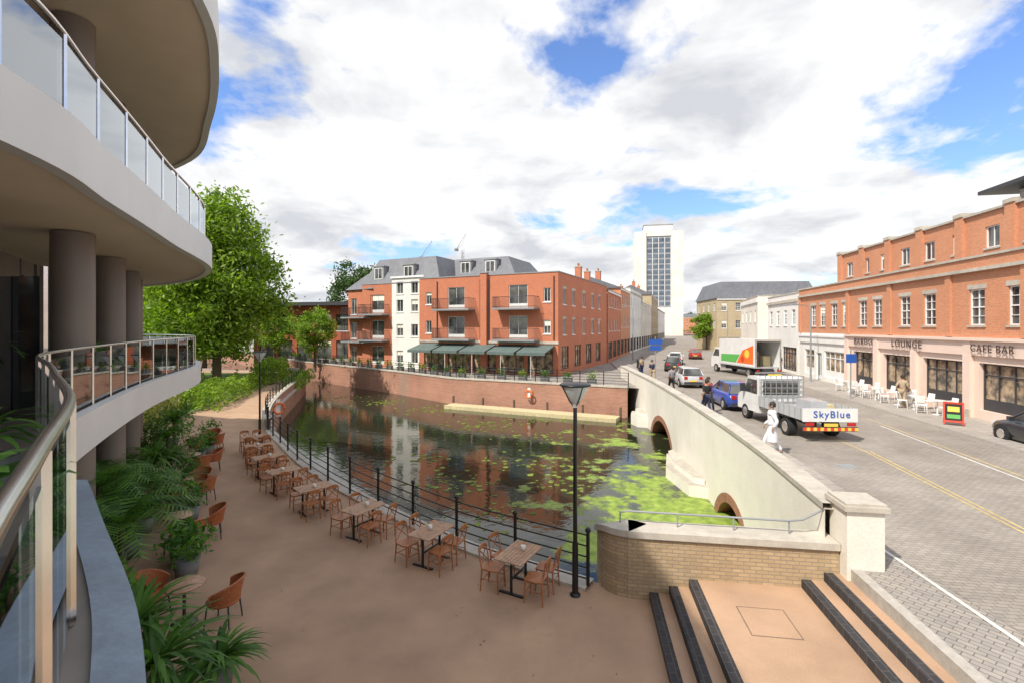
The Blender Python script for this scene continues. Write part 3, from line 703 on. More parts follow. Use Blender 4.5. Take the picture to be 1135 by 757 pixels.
text("BARDO",rb,(LX(33.3),-.24,3.5),.62,M_sign,"sign_lettering",off=.0,sp=1.25);text("LOUNGE",rb,(LX(28.6),-.24,3.5),.62,M_sign,"sign_lettering",off=.0,sp=1.25);text("CAFE BAR",rb,(LX(22.3),-.24,3.5),.5,M_sign,"sign_lettering",off=.0,sp=1.2)

# ------------------------------------------------------------------ curved balcony building (camera side)
cb=thing("curved_apartment_building","curved modern apartment building with glass balconies and round columns","building")
E1=smooth([(1.2,-1.2),(.30,-.25),(-.60,.70),(-1.20,1.42),(-2.06,2.46),(-3.15,3.55),(-4.2,4.6),(-5.9,6.25),(-7.15,8.2),(-9.3,12.4),(-11.9,18.4),(-15.5,22.5),(-21,25)],8)
E2=smooth([(-4.6,-8),(-4.35,0),(-4.85,4.6),(-5.75,6.9),(-7.1,10),(-9.5,15.2),(-14,19.8),(-21,23)],8)
E3=smooth([(-4.6,-8),(-4.5,0),(-4.9,5),(-5.5,8.5),(-6.6,10.8),(-8.5,13.6),(-11.2,16.8),(-16,19.5),(-23,21)],8)
IN=smooth([(-5.6,-8),(-6.2,0),(-8.2,5),(-11.3,10),(-14.6,15),(-19,19),(-26,21)],8)
def slab(E,z0,z1,near=None):
    back=[(-30,25),(-30,-8)]
    mb=MB();mb.prism([(p.x,p.y) for p in E]+back,z0+.02,z1,M_soffit,M_floor);mb.obj("balcony_slab",cb)
    for (part,mt) in ([(E,M_fascia)] if near is None else [([p for p in E if p.y>=near],M_fascia)]):
        mb=MB();o_=offset(part,.05);i_=offset(part,-.12)
        mb.strip(z3(o_,z0-.03),z3(o_,z1+.06),mt,True);mb.strip(z3(o_,z1+.06),z3(i_,z1+.06),mt);mb.strip(z3(i_,z0-.03),z3(o_,z0-.03),mt);mb.strip(z3(i_,z0+.02),z3(i_,z0-.03),mt);mb.obj("fascia",cb)
slab(E1,3.5,4.05,4.7);slab(E2,7.28,7.90);slab(E3,11.3,12.05)
mb=MB();mb.prism([(p.x,p.y) for p in offset(E3,-1.8)]+[(-30,22),(-30,-8)],15.0,15.4,M_soffit);mb.obj("roof",cb)
inn=resample(IN,1.5)
for (z0,z1) in ((0,3.5),(4.05,7.28),(7.90,11.3),(12.05,15.0)):
    mb=MB();mb.strip(z3(inn,z0),z3(inn,z1),M_win);wo=mb.obj("window",cb)
    f=MB()
    for k,p in enumerate(inn):
        f.box(p.x-.05,p.y-.05,z0,p.x+.09,p.y+.05,z1,M_df)
    f.strip(z3(offset(inn,.05),z1-.4),z3(offset(inn,.05),z1),M_clad);f.obj("frame",wo)
    for i in range(2,len(inn)-2,4):
        a=inn[i];b_=inn[i+1];mb=MB();q=offset([a,b_],.08);mb.strip(z3(q,z0),z3(q,z1),M_clad);mb.obj("wall_panel",cb)
for p in ((-7.1,6.0),(-8.35,9.2),(-10.4,12.5),(-12.4,15.6),(-14.3,18.2),(-7.0,2)):
    for (z0,z1) in ((0,3.5),(4.05,7.28),(7.90,11.3),(12.05,15.0)):
        mb=MB();mb.cyl((*p,z0),(*p,z1),.33,.33,M_col,24);mb.obj("column",cb)
def glassrail(E,z,h,pr,sp,rr,lo=.1,gm=None):
    gm=gm or M_glass
    e=bpy.data.objects.new("balustrade",None);COL.objects.link(e);e.parent=cb
    L=offset(E,-.14);P=resample(L,sp)
    mb=MB();mb.tube(z3(L,z+h),rr,M_steel,20);mb.obj("handrail",e)
    for i in range(len(P)-1):
        a,b_=P[i],P[i+1];d=(b_-a).normalized();n=Vector((-d.y,d.x))
        mb=MB();mb.box(a.x-pr,a.y-pr,z,a.x+pr,a.y+pr,z+h-rr*.5,M_steel)
        mb.obj("post",e)
        g=MB();q=a+d*(pr+.02);w_=b_-d*(pr+.02);t=n*.006
        vs=[(*(q-t),z+lo),(*(w_-t),z+lo),(*(w_+t),z+lo),(*(q+t),z+lo),(*(q-t),z+h-.1),(*(w_-t),z+h-.1),(*(w_+t),z+h-.1),(*(q+t),z+h-.1)]
        g.add(vs,[(3,2,1,0),(4,5,6,7),(0,1,5,4),(1,2,6,5),(2,3,7,6),(3,0,4,7)],gm);g.obj("glass_panel",e)
glassrail(E2,7.96,1.08,.022,1.15,.03,gm=M_glassU)
glassrail(E3,12.11,1.05,.022,1.15,.03,gm=M_glassU)
glassrail(E1,4.06,1.09,.017,1.22,.023,gm=M_glass)
nearE=[p for p in E1 if p.y<4.75]
mb=MB();q=offset(nearE,.12);q2=offset(nearE,-.06)
mb.strip(z3(q2,4.07),z3(q,4.03),M_blueg);mb.strip(z3(q,4.03),z3(q,3.45),M_blueg);mb.strip(z3(q,3.45),z3(q2,3.45),M_blueg)
mb.obj("ledge",cb)
for i,(x,y,z) in enumerate([(-9.0,11,7.96),(-7.2,7.4,4.08)]):
    mb=MB();mb.box(x-2.4,y,z,x,y+.02,z+2.2,M_glassU);so2=mb.obj("privacy_screen",cb)
    mb=MB();mb.box(x,y-.03,z,x+.06,y+.04,z+2.35,M_steel);mb.obj("post",so2)

# ------------------------------------------------------------------ vegetation
def leafquad(mb,c,s,mat,flat=0):
    n=Vector((random.gauss(0,1),random.gauss(0,1),random.gauss(0,1)+flat)).normalized()
    u=n.orthogonal().normalized();a=random.random()*6.28;v=n.cross(u)
    u2=u*math.cos(a)+v*math.sin(a);v2=n.cross(u2)
    w_=s*.62
    mb.add([c-u2*s*.9,c+v2*w_*.6,c+u2*s*.9,c-v2*w_*.6],[(0,1,2,3)],mat)
def tree(name,label,loc,h,cr,z0,nclump,per,leaf,lmat,seed=1,cat="tree",zs=1.0):
    random.seed(seed);e=thing(name,label,cat,loc)
    hc=h-z0;t=MB();r=h*.022
    t.tube([(0,0,0),(.05,0,z0*.5),(0,.1,z0+hc*.3),(.1,0,z0+hc*.75)],[r*1.3,r,r*.7,r*.25],M_bark,10)
    cl=[]
    while len(cl)<nclump:
        p=Vector((random.uniform(-1,1),random.uniform(-1,1),random.uniform(-1,1)))
        if p.length>1 or p.length<.4: continue
        k=.9+.14*math.sin(p.x*5+seed)*math.cos(p.z*4+p.y*3)
        p=p*k
        wz=1-.2*max(0,p.z)
        cl.append(Vector((p.x*cr*wz,p.y*cr*wz,z0+hc*.5+p.z*hc*.5*zs)))
    for c in cl[:14]:
        b0=Vector((0,.05,z0+random.random()*hc*.35));t.tube([b0,b0.lerp(c,.5)+Vector((0,0,.2)),c],[r*.4,r*.25,r*.08],M_bark,6)
    t.obj("trunk",e)
    m_=MB();cs_=cr*.2
    for c in cl:
        sc=random.uniform(.7,1.25)*cs_
        for i in range(per):
            q=Vector((random.gauss(0,1),random.gauss(0,1),random.gauss(0,.7)))*sc*.58
            leafquad(m_,c+q,leaf*random.uniform(.6,1.2),lmat,.6)
    m_.obj("crown",e);return e
tree("broadleaf_tree","large full bright green tree beside the riverside path",(-26.3,43,0),17.6,5.5,2.2,400,95,.27,M_leafA,3)
tree("broadleaf_tree","large green tree behind the curved building",(-34,49,0),14,6.5,1.5,160,80,.32,M_leafA,4)
tree("broadleaf_tree","small light green tree by the timber building",(-24.5,60,0),8.2,2.6,2.2,80,80,.2,M_leafA,5)
tree("broadleaf_tree","small light green tree by the timber building",(-31,63,0),8.5,3.0,2.2,70,80,.22,M_leafA,15)
tree("broadleaf_tree","dark green tree behind the brick apartments",(-27,84,1),16.5,5.5,4,110,70,.34,M_leafD,6)
tree("street_tree","round bright green street tree by the shops",(39,97,1),7.5,3.3,2.0,80,70,.27,M_leafA,8)
tree("broadleaf_tree","green tree top behind the brick parade",(36,46,1),12.3,2.6,5,50,60,.22,M_leafA,9)
tree("broadleaf_tree","dark green tree at the far end of the path",(-42,66,0),13,6,1.5,110,70,.36,M_leafD,10)
tree("broadleaf_tree","dark green tree at the far end of the path",(-52,60,0),15,7,1.5,110,70,.4,M_leafD,12)
random.seed(5)
mb=MB()
for i in range(5000):
    x=random.uniform(-420,520);h=9+5*math.sin(x*.05)+3*math.sin(x*.17)
    leafquad(mb,Vector((x,420+random.uniform(-10,10),1+random.random()*h)),random.uniform(1.6,3.4),M_leafD,.3)
mb.obj("distant_woodland",kind="stuff")
def hedge(loc,sx,sy,h,lab,mat=M_leafA,n=2500,rz=0,leaf=.12,name="hedge"):
    e=thing(name,lab,"hedge",loc,rz);m_=MB()
    for i in range(n):
        x=random.uniform(-1,1);y=random.uniform(-1,1);z=random.random()
        k=(1-.25*z)*(1+.1*math.sin(x*9)+.1*math.cos(y*7))
        if max(abs(x),abs(y),z)<.72: continue
        leafquad(m_,Vector((x*sx*k,y*sy*k,z*h*(1+.12*math.sin(x*6+y*4)))),leaf,mat,.5)
    m_.obj("foliage",e)
hedge((-22.6,38,0),1.5,6.5,1.4,"clipped green hedge beside the curving path",rz=R(15),n=7000,leaf=.15)
hedge((-26,52,0),1.6,6,2.0,"rounded green shrubs by the riverside path",rz=R(22),n=6500,leaf=.18)
hedge((-20.9,47.5,0),.8,5,1.1,"low green shrubs behind the brick parapet",rz=R(15),n=4500)
hedge((-23.2,30.5,0),1.8,4.5,1.5,"pale ornamental grasses in a raised bed",mat=M_leafY,rz=R(20),name="grass_bed",n=7000,leaf=.16)
hedge((-27.5,36,0),2.2,8,2.8,"tall mixed shrubs behind the grass bed",rz=R(20),n=8000,leaf=.22)
hedge((-27.5,29,0),2.0,4,2.2,"rounded green shrubs behind the pale grasses",rz=R(30),n=5000,leaf=.18)
tb=thing("timber_building","dark red timber clad building with flat overhanging roof behind trees","building",(-39,73,0),R(-12))
M_tim=pm("red_timber",(.42,.11,.05),.2,3,.7,bump=.2)
ops=[(1+3.2*i,1.0,3.4+3.2*i,3.6,'case dark') for i in range(6)]+[(1+3.2*i,5.0,3.4+3.2*i,7.4,'case dark') for i in range(6)]
facade(tb,I4,0,21,0,8.6,ops,M_tim);backbox(tb,21,12,8.6,M_tim)
mb=MB();mb.box(-1.2,-1.8,8.6,22.2,13,9.1,M_df);mb.obj("roof",tb)

def fronds(mb,c,n,L,w,mat,up=.7,droop=.9,seg=5):
    for i in range(n):
        a=random.random()*6.283;el=random.uniform(up-.35,up+.55);l=L*random.uniform(.7,1.1);d=Vector((math.cos(a),math.sin(a),0));sd=Vector((-d.y,d.x,0))
        A=[];B=[];p=Vector(c);ang=el
        for k in range(seg+1):
            t=k/seg;ww=w*math.sin(math.pi*min(1,.12+t*.88))*.5+.002
            A.append(p-sd*ww);B.append(p+sd*ww)
            p=p+(d*math.cos(ang)+Vector((0,0,1))*math.sin(ang))*l/seg;ang-=droop/seg*1.8
        mb.strip(A,B,mat)
def palm(loc,L,n,th,lab,w=.05,mat=M_leafP,up=.7,pot=True,droop=.9):
    e=thing("potted_palm",lab,"plant",loc)
    if pot:
        p=MB();p.lathe([(0,0),(.18,0),(.24,.4),(.22,.4),(.2,.34),(0,.34)],M_pot,16);p.obj("pot",e)
    if th>.1:
        t=MB();t.tube([(0,0,.3),(.02,.01,.3+th*.5),(0,0,.3+th)],[.06,.05,.045],M_bark,8);t.obj("trunk",e)
    m_=MB();fronds(m_,(0,0,.32+th),n,L,w,mat,up,droop);m_.obj("foliage",e);return e
def pinnate(loc,L,n,th,lab,rzl=.16):
    e=thing("potted_palm",lab,"plant",loc);p=MB();p.lathe([(0,0),(.2,0),(.27,.42),(.24,.42),(.2,.36),(0,.36)],M_pot,16);p.obj("pot",e)
    t=MB();t.tube([(0,0,.3),(0,0,.35+th)],[.06,.04],M_bark,8);t.obj("trunk",e)
    m_=MB()
    for i in range(n):
        a=i*2.4+random.random()*.5;d=Vector((math.cos(a),math.sin(a),0));sd=Vector((-d.y,d.x,0));ang=random.uniform(.6,1.3);p=Vector((0,0,.35+th));l=L*random.uniform(.8,1.1)
        for k in range(20):
            st=(d*math.cos(ang)+Vector((0,0,1))*math.sin(ang))*l/20;ang-=.08;t_=k/20;ll=rzl*L*math.sin(math.pi*(.15+.8*t_))*2
            for s_ in (-1,1):
                q=p+sd*s_*ll+st*1.6-Vector((0,0,ll*.25));m_.add([p,p+st*.7,q],[(0,1,2)],M_leafP)
            m_.add([p-sd*.008,p+sd*.008,p+st+sd*.006,p+st-sd*.006],[(0,1,2,3)],M_leafP)
            p=p+st
    m_.obj("foliage",e)
def bush(loc,r,lab,n=420,leaf=.09,mat=M_leafP):
    e=thing("potted_shrub",lab,"plant",loc);p=MB();p.lathe([(0,0),(.2,0),(.27,.42),(.24,.42),(.2,.36),(0,.36)],M_pot,16);p.obj("pot",e)
    m_=MB()
    for i in range(n):
        v=Vector((random.gauss(0,1),random.gauss(0,1),random.gauss(0,1))).normalized()*r*random.uniform(.4,1.08);v.z=v.z*.9+.4+r*.7
        leafquad(m_,v,leaf*random.uniform(.7,1.3),mat,.5)
    m_.obj("foliage",e)
# ------------------------------------------------------------------ furniture
G_ch="wooden bistro chairs around the terrace tables"
ch=thing("bistro_chair","brown wooden cross back bistro chair at a terrace table","chair",(0,0,0),0,G_ch)
s=MB();s.prism([(-.2,-.19),(.2,-.19),(.215,.1),(.17,.2),(-.17,.2),(-.215,.1)],.44,.47,M_wood);s.obj("seat",ch)
for x,y in ((-.18,-.18),(.18,-.18),(-.17,.17),(.17,.17)):
    s=MB();s.cyl((x*1.12,y*1.15,0),(x,y,.44),.014,.019,M_wood,8);s.obj("leg",ch)
s=MB();s.tube([(-.18,-.18,.45),(-.185,-.22,.65),(-.17,-.25,.82),(-.09,-.265,.88),(.09,-.265,.88),(.17,-.25,.82),(.185,-.22,.65),(.18,-.18,.45)],.018,M_wood,8)
s.tube([(-.17,-.19,.5),(.15,-.25,.82)],.012,M_wood,6);s.tube([(.17,-.19,.5),(-.15,-.25,.82)],.012,M_wood,6)
s.box(-.16,-.275,.8,.16,-.255,.87,M_wood);s.obj("backrest",ch)
s=MB();s.tube([(-.185,-.18,.22),(.185,-.18,.22)],.009,M_wood,6);s.tube([(-.18,.18,.2),(.18,.18,.2)],.009,M_wood,6);s.tube([(-.185,-.18,.25),(-.18,.18,.25)],.009,M_wood,6);s.tube([(.185,-.18,.25),(.18,.18,.25)],.009,M_wood,6);s.obj("stretcher",ch)
G_tb="slatted outdoor dining tables along the river railing"
tbm=thing("dining_table","slatted weathered wood dining table on dark metal legs","table",(0,0,0),0,G_tb)
s=MB()
for i in range(8): s.box(-.32+i*.081,-.5,.72,-.32+i*.081+.072,.5,.745,M_tabw)
s.box(-.30,-.44,.69,.30,-.38,.719,M_tabw);s.box(-.30,.38,.69,.30,.44,.719,M_tabw);s.obj("table_top",tbm)
for y in (-.32,.32):
    s=MB();s.cyl((0,y,.03),(0,y,.69),.03,.03,M_iron,8);s.box(-.28,y-.03,0,.28,y+.03,.035,M_iron);s.obj("leg",tbm)
s=MB();s.box(-.015,-.29,.3,.015,.29,.34,M_iron);s.obj("stretcher",tbm)
vase=thing("table_vase","small pot with orange flowers standing on a terrace table","vase",(0,0,0),0,"flower pots on the terrace tables")
s=MB();s.lathe([(0,0),(.045,0),(.055,.1),(.05,.1),(0,.09)],M_whiteR,10);s.obj("pot",vase)
s=MB()
for i in range(14): leafquad(s,Vector((random.gauss(0,.03),random.gauss(0,.03),.14+random.random()*.05)),.03,M_orange if i%3 else M_leafP)
s.obj("flowers",vase)
tabs=[(.14,10.25),(-1.9,11.4),(-3.95,12.85),(-5.95,14.5),(-7.65,16.2),(-9.05,17.9),(-10.25,19.6),(-11.3,21.2)]
first=True
for i,(x,y) in enumerate(tabs):
    nx=tabs[min(i+1,len(tabs)-1)];pv=tabs[max(i-1,0)]
    d=Vector((nx[0]-pv[0],nx[1]-pv[1])).normalized();ang=math.atan2(d.y,d.x)+R(180)+random.uniform(-.12,.12)
    if i==0: tbm.location=(x,y,0);tbm.rotation_euler=(0,0,ang)
    else: copy_thing(tbm,(x,y,0),ang)
    if i==0: vase.location=(x+.1,y+.1,.745)
    else: copy_thing(vase,(x+random.uniform(-.1,.1),y+random.uniform(-.1,.1),.745),random.random()*6)
    for sx_ in (-1,1):
        for sy_ in (-1,1):
            lx=sx_*(.50+random.uniform(-.06,.06));ly=sy_*.27+random.uniform(-.03,.03)
            wx=x+lx*math.cos(ang)-ly*math.sin(ang);wy=y+lx*math.sin(ang)+ly*math.cos(ang)
            rz=ang+(R(-90) if sx_<0 else R(90))+random.uniform(-.2,.2)
            if first: ch.location=(wx,wy,0);ch.rotation_euler=(0,0,rz);first=False
            else: copy_thing(ch,(wx,wy,0),rz)
G_w="brown wicker tub chairs on the restaurant strip"
wc=thing("wicker_chair","rounded brown wicker tub chair","chair",(0,0,0),0,G_w)
s=MB();s.lathe([(0,.40),(.27,.40),(.29,.44),(.26,.48),(0,.485)],M_wick,20);s.obj("seat",wc)
s=MB();A=[];B=[]
for k in range(19):
    a=R(180+ -10+200*k/18);hh=.66+.18*math.sin(math.pi*k/18);A.append(Vector((.27*math.cos(a),.27*math.sin(a),.42)));B.append(Vector((.36*math.cos(a),.35*math.sin(a),hh)))
s.strip(A,B,M_wick,True);A2=[v*0.93+Vector((0,0,.03)) for v in A];B2=[Vector((v.x*.93,v.y*.93,v.z)) for v in B];s.strip(B2,A2,M_wick,True);s.strip(B,B2,M_wick);s.tube(B,.024,M_wick,6);s.obj("backrest",wc)
for x,y in ((-.19,-.19),(.19,-.19),(-.19,.19),(.19,.19)):
    s=MB();s.cyl((x*1.2,y*1.2,0),(x,y,.41),.013,.016,M_df,8);s.obj("leg",wc)
rt=thing("round_table","small round wooden cafe table on a dark pedestal","table",(0,0,0),0,"round cafe tables on the restaurant strip")
s=MB();s.lathe([(0,.71),(.33,.71),(.34,.725),(.33,.74),(0,.74)],M_tabw,28);s.obj("table_top",rt)
s=MB();s.cyl((0,0,.02),(0,0,.71),.03,.03,M_df,10);s.lathe([(.22,0),(.22,.02),(.03,.05)],M_df,20);s.obj("pedestal",rt)
cl=[(-6.1,9.0),(-8.5,12.3),(-10.4,15.2),(-12.1,18.2),(-13.8,21.4)]
f2=True
for i,(x,y) in enumerate(cl):
    if i==0: rt.location=(x,y,0)
    else: copy_thing(rt,(x,y,0),0)
    a0=[R(5),R(170)] if i==0 else ([R(5),R(75),R(-70)] if i%2==0 else [R(-30),R(40)])
    for a in a0:
        a+=random.uniform(-.2,.2);px,py=x+.72*math.cos(a),y+.72*math.sin(a);rz=a+R(90)
        if f2: wc.location=(px,py,0);wc.rotation_euler=(0,0,rz);f2=False
        else: copy_thing(wc,(px,py,0),rz)
palm((-5.1,6.9,0),1.25,80,.3,"large spiky green cordyline in a pot by the terrace",.075)
palm((-4.5,7.4,0),.85,80,.05,"low spreading green fern by the terrace edge",.06)
palm((-5.8,7.4,0),1.2,70,.5,"large spiky green cordyline in a pot by the terrace",.07)
palm((-4.5,6.4,0),.9,60,.05,"low spreading green fern by the terrace edge",.06)
pinnate((-7.6,9.4,0),1.5,18,1.3,"tall feathery palm in a grey pot")
pinnate((-9.2,11.6,0),1.4,18,1.2,"tall feathery palm in a grey pot")
pinnate((-8.5,9.9,0),1.3,16,1.9,"tall feathery palm in a grey pot")
L_b="dense leafy green shrub in a grey pot"
bush((-7.2,10.7,0),.55,L_b)
for (x,y,r) in ((-6.6,7.7,.7),(-7.5,8.3,.8),(-8.2,9.0,.8),(-9.2,10.4,.8),(-9.9,11.9,.8),(-10.8,13.4,.8),(-12.0,15.2,.8),(-13.3,17.2,.8),(-14.6,19.6,.8),(-15.6,22.2,.9)): bush((x,y,0),r,L_b,650,.10)
for (x,y,r) in ((-9.2,13.8,.45),(-11.3,16.8,.45),(-12.9,19.9,.5),(-14.3,22.9,.5),(-13.2,21.0,.4),(-7.7,11.3,.4)): bush((x,y,0),r,"small leafy shrub in a pot between wicker chairs",300,.08)
Lp="tall spiky palm in a pot beside wicker chairs"
for (x,y,t) in ((-9.9,13.0,1.0),(-11.0,14.9,1.1),(-12.4,17.4,1.2),(-13.9,19.9,1.3),(-10.3,12.0,1.5),(-8.9,10.8,.9),(-10.0,14.4,.5),(-12.0,17.0,.5)): palm((x,y,0),1.1,70,t,Lp,.07)
palm((-2.3,2.0,4.05),.42,14,.4,"broad leaved green plant on the balcony",.15,up=.9)
palm((-4.3,3.9,4.05),.6,40,.2,"spiky plant on the balcony behind glass",.06)
palm((-8.2,7.6,4.05),1.0,40,.6,"spiky plant on the balcony behind glass",.06)
palm((-8.9,9.9,4.05),1.0,40,.4,"spiky plant on the balcony behind glass",.06)
bush((-9.6,10.8,4.05),.5,"leafy green shrub on the balcony");palm((-11.2,13.6,4.05),.9,30,.5,"spiky plant on the balcony behind glass",.06)
def lamp(loc,lab):
    e=thing("street_lamp",lab,"street lamp",loc,0,"black lamp posts along the riverside")
    s=MB();s.cyl((0,0,0),(0,0,1.1),.065,.06,M_iron,14);s.cyl((0,0,1.1),(0,0,4.0),.045,.04,M_iron,12);s.lathe([(.11,0),(.11,.03),(.07,.06)],M_iron,14);s.obj("pole",e)
    s=MB();s.lathe([(.04,3.86),(.07,3.94),(.1,3.98),(.13,4.01),(.28,4.28),(.29,4.30),(.0,4.30)],M_frost,20);s.obj("lamp_shade",e)
    s=MB();s.lathe([(0,4.36),(.30,4.35),(.33,4.325),(.31,4.305),(0,4.305)],M_iron,20)
    for k in range(4):
        a=k*math.pi/2+.4;s.tube([(.06*math.cos(a),.06*math.sin(a),3.91),(.135*math.cos(a),.135*math.sin(a),4.0),(.30*math.cos(a),.30*math.sin(a),4.32)],.012,M_iron,6)
    s.obj("cap",e)
lamp((1.3,9.95,0),"black lamp post with cone lantern beside the brick wall");lamp((-12.1,23.2,0),"black lamp post with cone lantern by the path")
# ------------------------------------------------------------------ far bank details
jt=thing("floating_jetty","long low timber pontoon with pale decking below the river wall","jetty")
mb=MB();dF=Vector((14.1,-6.6)).normalized();nF=Vector((-dF.y,dF.x))
p0=Vector((-5.0,42.2))-nF*1.0;p1=p0+dF*14.5
def quad(p,q,wd): 
    d=(q-p).normalized();n=Vector((-d.y,d.x))*wd/2;return [(p-n)[:],(q-n)[:],(q+n)[:],(p+n)[:]]
mb.prism(quad(p0,p1,1.4),-1.4,-1.02,M_jet);mb.obj("deck",jt)
for k in range(6):
    q=p0.lerp(p1,k/5)+nF*.8;mb=MB();mb.cyl((q.x,q.y,-2),(q.x,q.y,-.4),.09,.09,M_bark,8);mb.obj("mooring_post",jt)
def ring(loc,rz):
    e=thing("lifebuoy","orange lifebuoy hung on the river wall railing","lifebuoy",loc,rz);s=MB()
    s.tube([(.3*math.cos(a*math.pi/10),0,.3*math.sin(a*math.pi/10)) for a in range(21)],.06,M_orange,8);s.obj("ring",e)
    s=MB();s.box(-.12,.08,-.45,.12,.12,.5,M_whiteR);s.obj("backboard",e)
q=Vector((1.5,39.7))-nF*.35;ring((q.x,q.y,.1),OA)
ring((-13.3,27.6,.9),R(50))
random.seed(11)
for i,p in enumerate(FRs[8:-2:2]):
    e=thing("planter","small rectangular planter with clipped green shrub on the quay","planter",(p.x+nF.x*.5,p.y+nF.y*.5,1.0),OA,"planters along the quay railing")
    s=MB();s.box(-.35,-.18,0,.35,.18,.45,M_pot);s.obj("box",e);s=MB()
    for k in range(120): leafquad(s,Vector((random.gauss(0,.2),random.gauss(0,.14),.65+random.gauss(0,.17))),.1,M_leafP if i%3 else M_leafA)
    s.obj("foliage",e)
qt=thing("cafe_table","small dark cafe table on the quay terrace","table",(0,0,0),0,"cafe tables on the quay terrace")
s=MB();s.lathe([(0,.72),(.38,.72),(.38,.75),(0,.75)],M_df,16);s.obj("table_top",qt);s=MB();s.cyl((0,0,0),(0,0,.72),.03,.03,M_df,8);s.obj("pedestal",qt)
for i in range(7):
    p=Vector((-7.5,48.0))+dF*(i*1.9)
    if i==0: qt.location=(p.x,p.y,1)
    else: copy_thing(qt,(p.x,p.y,1),0)
# ------------------------------------------------------------------ vehicles
def paint(name,c): 
    m,nt,b=newmat(name);b.inputs["Base Color"].default_value=(*c,1);b.inputs["Roughness"].default_value=.3;b.inputs["Coat Weight"].default_value=.6
    v=N(nt,"ShaderNodeTexCoord").outputs["Object"];nt.links.new(ramp(nt,noise(nt,v,2,4),.3,.7,tuple(x*.85 for x in c),c),b.inputs["Base Color"]);return m
P_blue=paint("paint_blue",(.03,.07,.36));P_white=paint("paint_white",(.80,.80,.78));P_silver=paint("paint_silver",(.50,.51,.52));P_dark=paint("paint_dark",(.03,.033,.04));P_red=paint("paint_red",(.4,.03,.02))
M_tail=pm("tail_lamp",(.45,.02,.015),.1,5,.25,stain=0);M_hl=pm("head_lamp",(.7,.72,.75),.05,5,.15,stain=0);M_plate=pm("number_plate_yellow",(.75,.55,.08),.03,5,.5,stain=0)
def wheel(par,x,y,r,w_):
    s=MB();s.cyl((x-w_/2,y,r),(x+w_/2,y,r),r,r,M_black,20);wo=s.obj("wheel",par)
    s=MB();sx_=1 if x>0 else -1
    s.cyl((x+sx_*w_/2,y,r),(x+sx_*(w_/2+.012),y,r),r*.62,r*.58,M_steel,14);s.obj("rim",wo)
def car(label,loc,rz,P,L=4.1,W=1.74,Hh=1.46,wagon=False,cat="car"):
    e=thing("parked_car" if cat=="car" else cat,label,cat,(*loc,1.004),rz,"cars on the street")
    k=L/4.1;hw=W/2
    st=[(-2.05,.36,.62,.78),(-1.98,.26,.9,.90),(-1.7,.22,.97,.97),(-1.0,.2,.97,1.0),(0,.2,.95,1.0),(.8,.2,.93,1.0),(1.2,.21,.9,.98),(1.75,.25,.76,.92),(2.0,.32,.62,.8),(2.06,.38,.52,.7)]
    vs=[];m_=MB()
    for (y,zb_,zt,f) in st:
        y*=k;x=hw*f;vs+=[(-x*.93,y,zb_),(-x,y,zb_+(zt-zb_)*.45),(-x*.97,y,zb_+(zt-zb_)*.85),(-x*.86,y,zt),(x*.86,y,zt),(x*.97,y,zb_+(zt-zb_)*.85),(x,y,zb_+(zt-zb_)*.45),(x*.93,y,zb_)]
    fs=[]
    for i in range(len(st)-1):
        for j in range(8):
            a=i*8+j;b_=i*8+(j+1)%8;fs.append((a,a+8,b_+8,b_))
    fs.append(tuple(range(8)));fs.append(tuple((len(st)-1)*8+j for j in reversed(range(8))))
    m_.add(vs,fs,P,True);m_.obj("body",e)
    yr=-1.9 if not wagon else -1.98;yb=yr*k
    bt=[(-hw*.84,yb,.95),(hw*.84,yb,.95),(hw*.84,1.15*k,.91),(-hw*.84,1.15*k,.91)];tp=[(-hw*.66,yb+.35,Hh-.04),(hw*.66,yb+.35,Hh-.04),(hw*.64,.25*k,Hh-.03),(-hw*.64,.25*k,Hh-.03)]
    g=MB();g.add(bt+tp,[(0,1,5,4),(1,2,6,5),(2,3,7,6),(3,0,4,7)],M_win);g.obj("window",e)
    r=MB();r.add([(p[0]*1.03,p[1],p[2]-.02) for p in tp]+[(p[0]*.85,p[1]*.93,Hh+.02) for p in tp],[(0,1,5,4),(1,2,6,5),(2,3,7,6),(3,0,4,7),(4,5,6,7)],P,True)
    for a,b_ in ((0,4),(1,5),(2,6),(3,7)):
        q=(bt+tp);r.tube([q[a],q[b_]],.04,P,6)
    for sx_ in (-1,1): r.tube([(sx_*hw*.85,-.25*k,.95),(sx_*hw*.67,-.3*k,Hh-.04)],.03,P,6)
    r.obj("roof",e)
    for sx_ in (-1,1):
        s=MB();s.box(sx_*hw*.62-.12,-2.07*k,.66,sx_*hw*.62+.12,-1.9*k,.88,M_tail);s.obj("tail_light",e)
        s=MB();s.box(sx_*hw*.62-.14,1.8*k,.58,sx_*hw*.62+.14,2.04*k,.7,M_hl);s.obj("headlight",e)
        s=MB();s.box(sx_*hw*1.02-.09,.75*k,.95,sx_*hw*1.02+.09,.88*k,1.08,P);s.obj("mirror",e)
        for y in (-1.27*k,1.3*k): 
            s=MB();s.cyl((sx_*(hw-.1),y,.32),(sx_*(hw+.004),y,.32),.37,.37,M_black,18);s.obj("wheel_arch",e);wheel(e,sx_*(hw-.09),y,.31,.2)
    s=MB();s.box(-.26,-2.09*k,.5,.26,-2.06*k,.61,M_plate);s.obj("number_plate",e)
    s=MB();s.box(-hw*.75,-2.1*k,.3,hw*.75,-1.95*k,.48,M_df);s.obj("bumper",e)
    s=MB();s.box(-hw*.7,1.95*k,.28,hw*.7,2.08*k,.42,M_df);s.obj("bumper",e)
    return e
car("blue hatchback car driving away over the bridge",(12.6,27.8),R(-6),P_blue)
car("silver estate car behind the blue car",(13.7,38.0),R(-7),P_silver,4.4,wagon=True)
car("dark car parked in the bay by the cafe",(20.0,17.7),R(-11),P_dark,4.2,1.78,1.5)
car("dark car farther down the street",(17.0,51),R(-18),P_dark)
